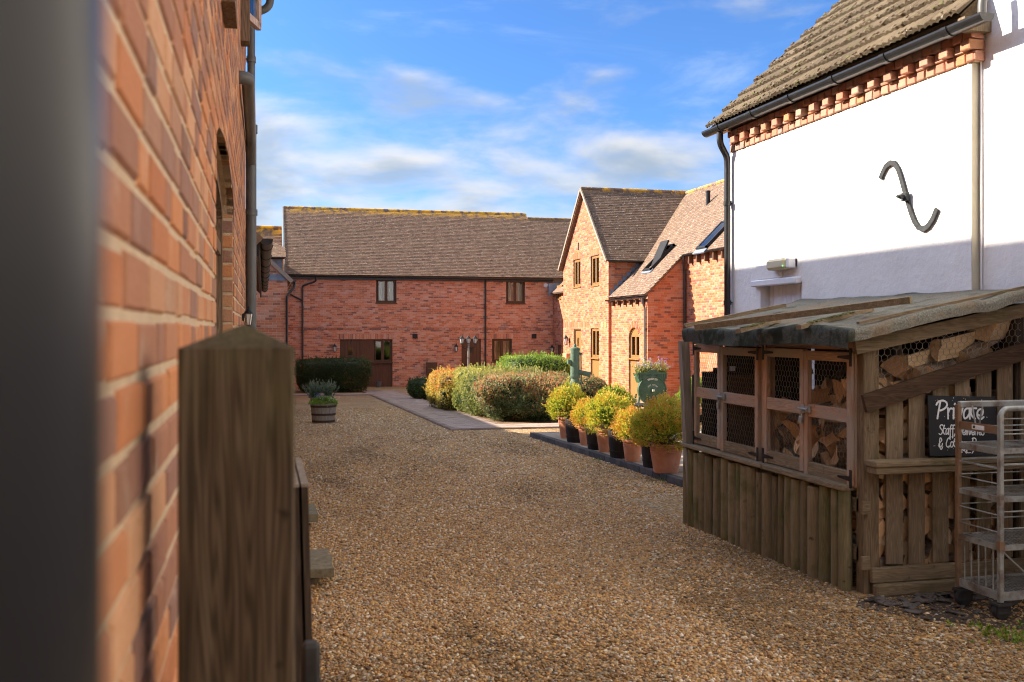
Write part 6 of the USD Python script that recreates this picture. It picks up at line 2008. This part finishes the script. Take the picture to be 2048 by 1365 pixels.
rb = at(1305, 20.5)
rcu = thing('root_cutter', 'green cast iron root cutter lettered WREKIN used as a flower planter', 'machine', rb)
dN = unit(np.array([-.16, -1, 0]))
dU = np.cross(UP, dN) * 1.0
dU = unit(np.array([-dN[1], dN[0], 0]))
dc = rb + UP * (ground(0, 0) * 0 + .765)
ccen = EYE + ray(1305, 781) * 20.5
dc = ccen
MB().lathe([(.001, -.10), (.295, -.10), (.305, -.085), (.305, .0), (.298, .018), (.28, .02), (.27, .004), (.20, .014), (.10, .018), (.07, .03), (.001, .03)], dc, 48, axis=dN).out(rcu, 'disc', 'green_iron', smooth=35)
MB().lathe([(.065, .0), (.068, .02), (.05, .05), (.034, .055), (.034, .085), (.02, .09), (.001, .09)], dc, 24, axis=dN).out(rcu, 'hub', 'green_iron', smooth=35)
MB().chamf(dc + dN * .095 - [.025, .02, .02], dc + dN * .095 + [.025, .02, .02], .006).out(rcu, 'hub_nut', 'letter_pale')
for k in range(16):
    a = k * np.pi / 8 + .1
    e = dU * math.cos(a) + UP * math.sin(a)
    MB().bar(dc + e * .10 + dN * .016, dc + e * .25 + dN * .008, .022, .014, side=np.cross(e, dN)).out(rcu, 'rib', 'green_iron')


def arc_text(text, rad, size, name, spread):
    m = MB()
    for k, ch in enumerate(text):
        if ch == ' ':
            continue
        a = np.pi / 2 + spread * (.5 - (k + .5) / len(text))
        e, tq_ = dU * math.cos(a) + UP * math.sin(a), dU * math.sin(a) - UP * math.cos(a)
        t_ = meshkit.text_mesh(ch, size, .006, bold=True)
        v = t_.vertices - [t_.bounds.mean(0)[0], size / 2, 0]
        m.add(dc + e * rad + dN * .018 + v[:, :1] * tq_ + v[:, 1:2] * e + v[:, 2:] * dN, t_.faces)
    m.out(rcu, name, 'letter_pale')


arc_text('WREKIN', .235, .042, 'name_lettering', .85)
arc_text('ROOT CUTTER', .115, .024, 'type_lettering', 2.0)
HPO = dc - dN * .02
hp = Polygon([(-.24, .14), (.24, .14), (.31, .33), (-.31, .33)])
m = MB().prism(hp.difference(Point(0, 0).buffer(.31)), HPO, dU, UP, dN, -.0, .012)
m.prism(hp, HPO, dU, UP, dN, -.42, -.40)
hop = m.out(rcu, 'hopper', 'green_iron')
front = Polygon([(-.31, .325), (.31, .325), (.305, .36), (.10, .375), (.05, .42), (-.05, .42), (-.10, .375), (-.305, .36)])
slots = unary_union([sbox(x - .012, .245 + abs(x) * .05, x + .012, .33) for x in np.linspace(-.27, .27, 13) if abs(x) > .03])
m = MB().prism(unary_union([front, sbox(-.3, .235, .3, .33)]).difference(slots), HPO, dU, UP, dN, .013, .028)
m.out(rcu, 'slotted_front', 'green_iron')
for s_ in (-1, 1):
    m = MB()
    P0 = HPO + dU * .24 * s_ + UP * .14
    P1 = HPO + dU * .31 * s_ + UP * .34
    m.add([P0, P0 - dN * .41, P1 - dN * .41, P1, P0 + dU * .01 * s_, P0 - dN * .41 + dU * .01 * s_, P1 - dN * .41 + dU * .01 * s_, P1 + dU * .01 * s_], BF)
    m.out(hop, 'side', 'green_iron')
    MB().bar(dc - dN * .05 + dU * .26 * s_ - UP * .1, rb + dU * .36 * s_ + dN * .1, .04, .03, side=dN).out(rcu, 'leg', 'green_iron')
    MB().bar(dc - dN * .38 + dU * .26 * s_ - UP * .1, rb + dU * .36 * s_ - dN * .5, .04, .03, side=dN).out(rcu, 'leg', 'green_iron')
fl = thing('planter_flowers', 'wispy white, violet and red flowers growing out of the green root cutter', 'flowers', dc + UP * .34)
mb, rr = MB(), np.random.default_rng(61)
stem = MB()
petals = {'petal_white': [], 'petal_violet': [], 'petal_red': []}
fc = HPO - dN * .2 + UP * .32
for _ in range(260):
    a = fc + dU * rr.uniform(-.28, .28) + dN * rr.uniform(-.15, .15)
    dd = unit(rr.normal(0, .4, 3) + [0, 0, 1] + dU * rr.uniform(-.3, .3))
    u_ = np.dot(a - fc, dU)
    L = rr.uniform(.08, .26) * (1.15 if (-.2 < u_ < .0 or u_ > .1) else .8)
    s_ = np.linspace(.15, 1, 10)
    leaf_mesh(mb, a + dd * (s_ * L)[:, None], np.tile(dd, (10, 1)), .035, np.clip(s_ * .6 + rr.normal(.1, .2, 10), 0, 1), rr)
    if rr.random() < .6:
        e = a + dd * L * 1.2
        k = 'petal_red' if (.02 < u_ < .12 and rr.random() < .6) else 'petal_white' if u_ < .02 and rr.random() < .65 else 'petal_violet'
        petals[k].append(e)
    if rr.random() < .4:
        stem.tube([a, a + dd * L * 1.35], [.002, .0012], 3)
mb.out(fl, 'foliage', 'leaf_mid')
stem.out(fl, 'stems', 'twig')
for k, pts in petals.items():
    if pts:
        m = MB()
        P = np.repeat(np.array(pts), 5, 0) + rr.normal(0, .01, (len(pts) * 5, 3))
        leaf_mesh(m, P, rr.normal(0, 1, P.shape) + [0, -.5, .5], .022, rr.random(len(P)), rr)
        m.out(fl, 'petals', k)

tb = at(1283, 18.6)
tt = thing('garden_table', 'dark metal garden table in front of the green root cutter', 'table', tb)
tz = (EYE + ray(1283, 809) * 18.6)[2]
MB().lathe([(.001, -.03), (.30, -.03), (.31, -.02), (.31, 0), (.001, 0)], [tb[0], tb[1], tz], 28).out(tt, 'tabletop', 'dark_metal', smooth=40)
for a in (.6, 2.2, 3.7, 5.3):
    d = np.array([math.cos(a), math.sin(a), 0])
    MB().bar(np.array([tb[0], tb[1], tz - .03]) + d * .2, tb + d * .25, .022, .022).out(tt, 'leg', 'dark_metal')
ch = at(1250, 19.3)
tc_ = thing('garden_chair', 'small grey metal garden chair by the table, half hidden by bushes', 'chair', ch)
MB().box(ch + [-.19, -.19, .42], ch + [.19, .19, .44]).out(tc_, 'seat', 'dark_metal')
MB().tube([ch + [.17, .18, .43], ch + [.19, .26, .72], ch + [0, .28, .78], ch + [-.19, .26, .72], ch + [-.17, .18, .43]], .011, 6).out(tc_, 'backrest', 'grey_plastic', smooth=50)
for sx_ in (-1, 1):
    MB().tube([ch + [sx_ * .19, .2, .64], ch + [sx_ * .2, -.1, .63], ch + [sx_ * .19, -.17, .44]], .01, 6).out(tc_, 'armrest', 'grey_plastic')
    for sy_ in (-1, 1):
        MB().tube([ch + [sx_ * .17, sy_ * .17, .42], ch + [sx_ * .19, sy_ * .2, 0]], .01, 6).out(tc_, 'leg', 'dark_metal')

lb = at(937, 33.0)
lp = thing('lamp_post', 'slim silver lamp post with three black lanterns in front of the house', 'street lamp', lb)
lz = (EYE + ray(937, 688) * 33)[2]
MB().lathe([(.001, 0), (.09, 0), (.09, .05), (.045, .09), (.04, .8), (.055, .82), (.055, .86), (.034, .88), (.03, lz - lb[2] - .05), (.04, lz - lb[2])], lb, 16).out(lp, 'post', 'steel', smooth=40)
for k, s_ in enumerate((-1, 0, 1)):
    if s_:
        MB().tube([(lb[0], lb[1], lz - .12), lb * [1, 1, 0] + RIGHT * .12 * s_ + UP * (lz - .16), lb * [1, 1, 0] + RIGHT * .22 * s_ + UP * (lz - .1), lb * [1, 1, 0] + RIGHT * .22 * s_ + UP * (lz + .0)], .012, 6).out(lp, 'arm', 'dark_metal', smooth=50)
    c = lb * [1, 1, 0] + RIGHT * .22 * s_ + UP * (lz + .0)
    hd = MB().lathe([(.02, -.02), (.045, .0), (.05, .015), (.02, .02)], c, 8).out(lp, 'lantern_base', 'dark_metal')
    MB().lathe([(.045, .015), (.085, .17)], c, 6).out(lp, 'lantern_glass', 'lamp_glass')
    m = MB()
    for j in range(6):
        e = np.array([math.cos(j * np.pi / 3), math.sin(j * np.pi / 3), 0])
        m.bar(c + e * .046 + UP * .015, c + e * .088 + UP * .17, .009, .009)
    m.out(lp, 'lantern_frame', 'dark_metal')
    MB().lathe([(.10, .17), (.06, .21), (.025, .245), (.02, .26), (.001, .28)], c, 8).out(lp, 'lantern_cap', 'dark_metal')
bk = ony(757, 778, 41.5)
bk[2] = ground(bk[0], bk[1])
t = thing('bucket', 'small grey bucket on the gravel below the brown boarded panel', 'bucket', bk)
MB().lathe([(.001, 0), (.10, 0), (.13, .24), (.135, .245), (.125, .24), (.1, .02)], bk, 20).out(t, 'bucket', 'grey_plastic', smooth=40)
MB().tube([bk + [.13 * math.cos(a), 0, .24 + .05 * math.sin(a) - .06] for a in np.linspace(0, np.pi, 9)], .004, 5).out(t, 'handle', 'steel')
sp = ony(820, 773, 41.2)
sp[2] = ground(sp[0], sp[1])
t = thing('vent_stub', 'short grey pipe stub standing by the far house wall', 'pipe', sp)
MB().tube([sp, sp + UP * .36], .05, 12).tube([sp + UP * .36, sp + UP * .40], .06, 12).out(t, 'pipe', 'grey_plastic', smooth=40)

# ------------------------------------------------------------------ loose stones, slate chips and weeds
def pebble(k, material, name):
    rr_ = np.random.default_rng(400 + k)
    m = trimesh.creation.icosphere(1 if k < 3 else 0)
    v = m.vertices * [1, rr_.uniform(.65, .9), rr_.uniform(.45, .65)] * (1 + rr_.normal(0, .10, (len(m.vertices), 1)))
    return v, m.faces


r = np.random.default_rng(500)
pts, sc_ = [], []
for ya, yb, dens, lo, hi in ((3.4, 6.5, 4200, .005, .0125), (6.5, 9.5, 3000, .006, .012), (9.5, 14, 1500, .008, .014), (14, 19, 800, .009, .015), (19, 27, 420, .010, .016)):
    xa, xb = (-.14, 4.1) if ya < 9 else (-.1, 4.68)
    if ya < 6:
        xb = 5.1
    n = int((yb - ya) * (xb - xa) * dens)
    q = np.c_[r.uniform(xa, xb, n), r.uniform(ya, yb, n)]
    px_, py_, dd = project(np.c_[q, ground(q[:, 0], q[:, 1])])
    keep = (px_ > 540) & (px_ < 2110) & (py_ < 1430)
    keep &= ~((q[:, 0] > 3.5) & (q[:, 1] > 19))
    keep &= ~((q[:, 0] > 3.74) & (q[:, 1] < 10) & (q[:, 1] > 5.62))
    keep &= ~((meshkit.fbm(np.c_[q * 2.3, q[:, 0] * 0 + 7], 3, 21) + .16 * np.clip((q[:, 0] - 3.0) / 1.5, -1, 1) + .10 * np.clip((5.7 - q[:, 1]) / 1.6, -1, 1) > .70) & (q[:, 1] < 5.7) & (q[:, 0] > 3.4) & (r.random(n) < .7))
    # a trodden, barer strip of earth shows here and there
    keep &= r.random(n) < np.clip(1.5 - 1.1 * meshkit.fbm(np.c_[q * .9, q[:, 0] * 0], 3, 9), .25, 1)
    q = q[keep]
    pts.append(q); sc_.append(r.uniform(lo, hi, len(q)) * np.exp(r.normal(0, .18, len(q))))
pts, sc_ = np.vstack(pts), np.concatenate(sc_)
gp_i = UsdGeom.PointInstancer.Define(stage, '/World/gravel')
info('/World/gravel', 'loose brown and tan gravel stones covering the yard', 'gravel', kind='stuff')
targets = []
for k in range(9):
    v, f = pebble(k, 'pebble', 'pebble')
    path = f'/World/gravel/stone_{k:03d}' if k else '/World/gravel/stone'
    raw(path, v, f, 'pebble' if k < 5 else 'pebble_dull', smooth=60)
    targets.append(path)
gp_i.CreatePrototypesRel().SetTargets(targets)
N = len(pts)
# soil-stained stones in patches and wheel lines; extra ones near paint in foreground shade
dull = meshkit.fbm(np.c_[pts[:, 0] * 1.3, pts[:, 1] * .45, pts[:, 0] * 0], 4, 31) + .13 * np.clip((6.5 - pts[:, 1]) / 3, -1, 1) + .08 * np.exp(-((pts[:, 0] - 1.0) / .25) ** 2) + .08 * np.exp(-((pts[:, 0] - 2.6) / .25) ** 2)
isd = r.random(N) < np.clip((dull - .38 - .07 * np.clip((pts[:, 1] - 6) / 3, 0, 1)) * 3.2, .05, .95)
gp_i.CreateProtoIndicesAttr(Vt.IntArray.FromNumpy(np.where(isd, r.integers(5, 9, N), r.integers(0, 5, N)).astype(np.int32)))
gp_i.CreatePositionsAttr(Vt.Vec3fArray.FromNumpy(np.c_[pts, ground(pts[:, 0], pts[:, 1]) + sc_ * r.uniform(-.1, .55, N)].astype(np.float32)))
gp_i.CreateScalesAttr(Vt.Vec3fArray.FromNumpy(np.repeat(sc_[:, None], 3, 1).astype(np.float32)))
ax_ = r.normal(0, .35, (N, 2))
an = r.uniform(0, 2 * np.pi, N)
quat = np.c_[np.cos(an / 2), ax_ * .4, np.sin(an / 2)]
quat /= np.linalg.norm(quat, axis=1, keepdims=True)
gp_i.CreateOrientationsAttr(Vt.QuathArray([Gf.Quath(float(a), float(b), float(c), float(d)) for a, b, c, d in quat]))

eth = Polygon([(3.75, 5.15), (4.4, 4.6), (5.1, 4.7), (5.1, 5.62), (3.72, 5.66), (3.55, 5.45)])
sheet('bare_earth', eth, .004, 'soil')
m = MB()
for _ in range(170):                       # broken slate along the foot of the store
    x, y = r.uniform(3.72, 4.9), 5.58 - abs(r.normal(0, .17))
    L = r.uniform(.015, .055)
    v = np.array([[-1, -.5, 0], [.8, -.6, 0], [1, .4, 0], [-.7, .6, 0]]) * L * r.uniform(.7, 1.2, (4, 1))
    v = np.vstack([v, v + [0, 0, .006]])
    a = r.uniform(0, 6.3)
    M_ = trimesh.transformations.euler_matrix(r.normal(0, .2), r.normal(0, .2), a)[:3, :3]
    m.add(v @ M_.T + [x, y, ground(x, y) + .012], BF)
solo('slate_chips', 'broken dark slate chips scattered along the foot of the log store', 'slate', m, 'slate_chip', kind='stuff')


def weed(label, px, py, rad, n, hgt):
    d_ = 3185.6 / (py - 697.83)
    p = at(px, d_)
    m_ = MB()
    for _ in range(n):
        a = p + [r.normal(0, rad), r.normal(0, rad), 0]
        d2 = unit(r.normal(0, .6, 3) + [0, 0, 1])
        s_ = np.linspace(.2, 1, 5)
        leaf_mesh(m_, a + d2 * (s_ * hgt * r.uniform(.5, 1))[:, None], np.tile(d2, (5, 1)), .022, r.random(5), r)
    solo('weed_tuft', label, 'weed', m_, 'leaf_fresh', kind='stuff')


weed('green weeds in the gravel at the lower right below the roll cage', 2020, 1275, .10, 90, .05)
weed('small green weed at the foot of the round poles', 1650, 1152, .015, 14, .06)
weed('flat mossy weed on the kerb in front of the nearest pot', 1335, 962, .08, 60, .03)
weed('little weed on the dark kerb halfway along the pot row', 1205, 922, .06, 30, .04)
weed('tuft of weed beside the farthest terracotta pot', 1135, 882, .06, 30, .06)
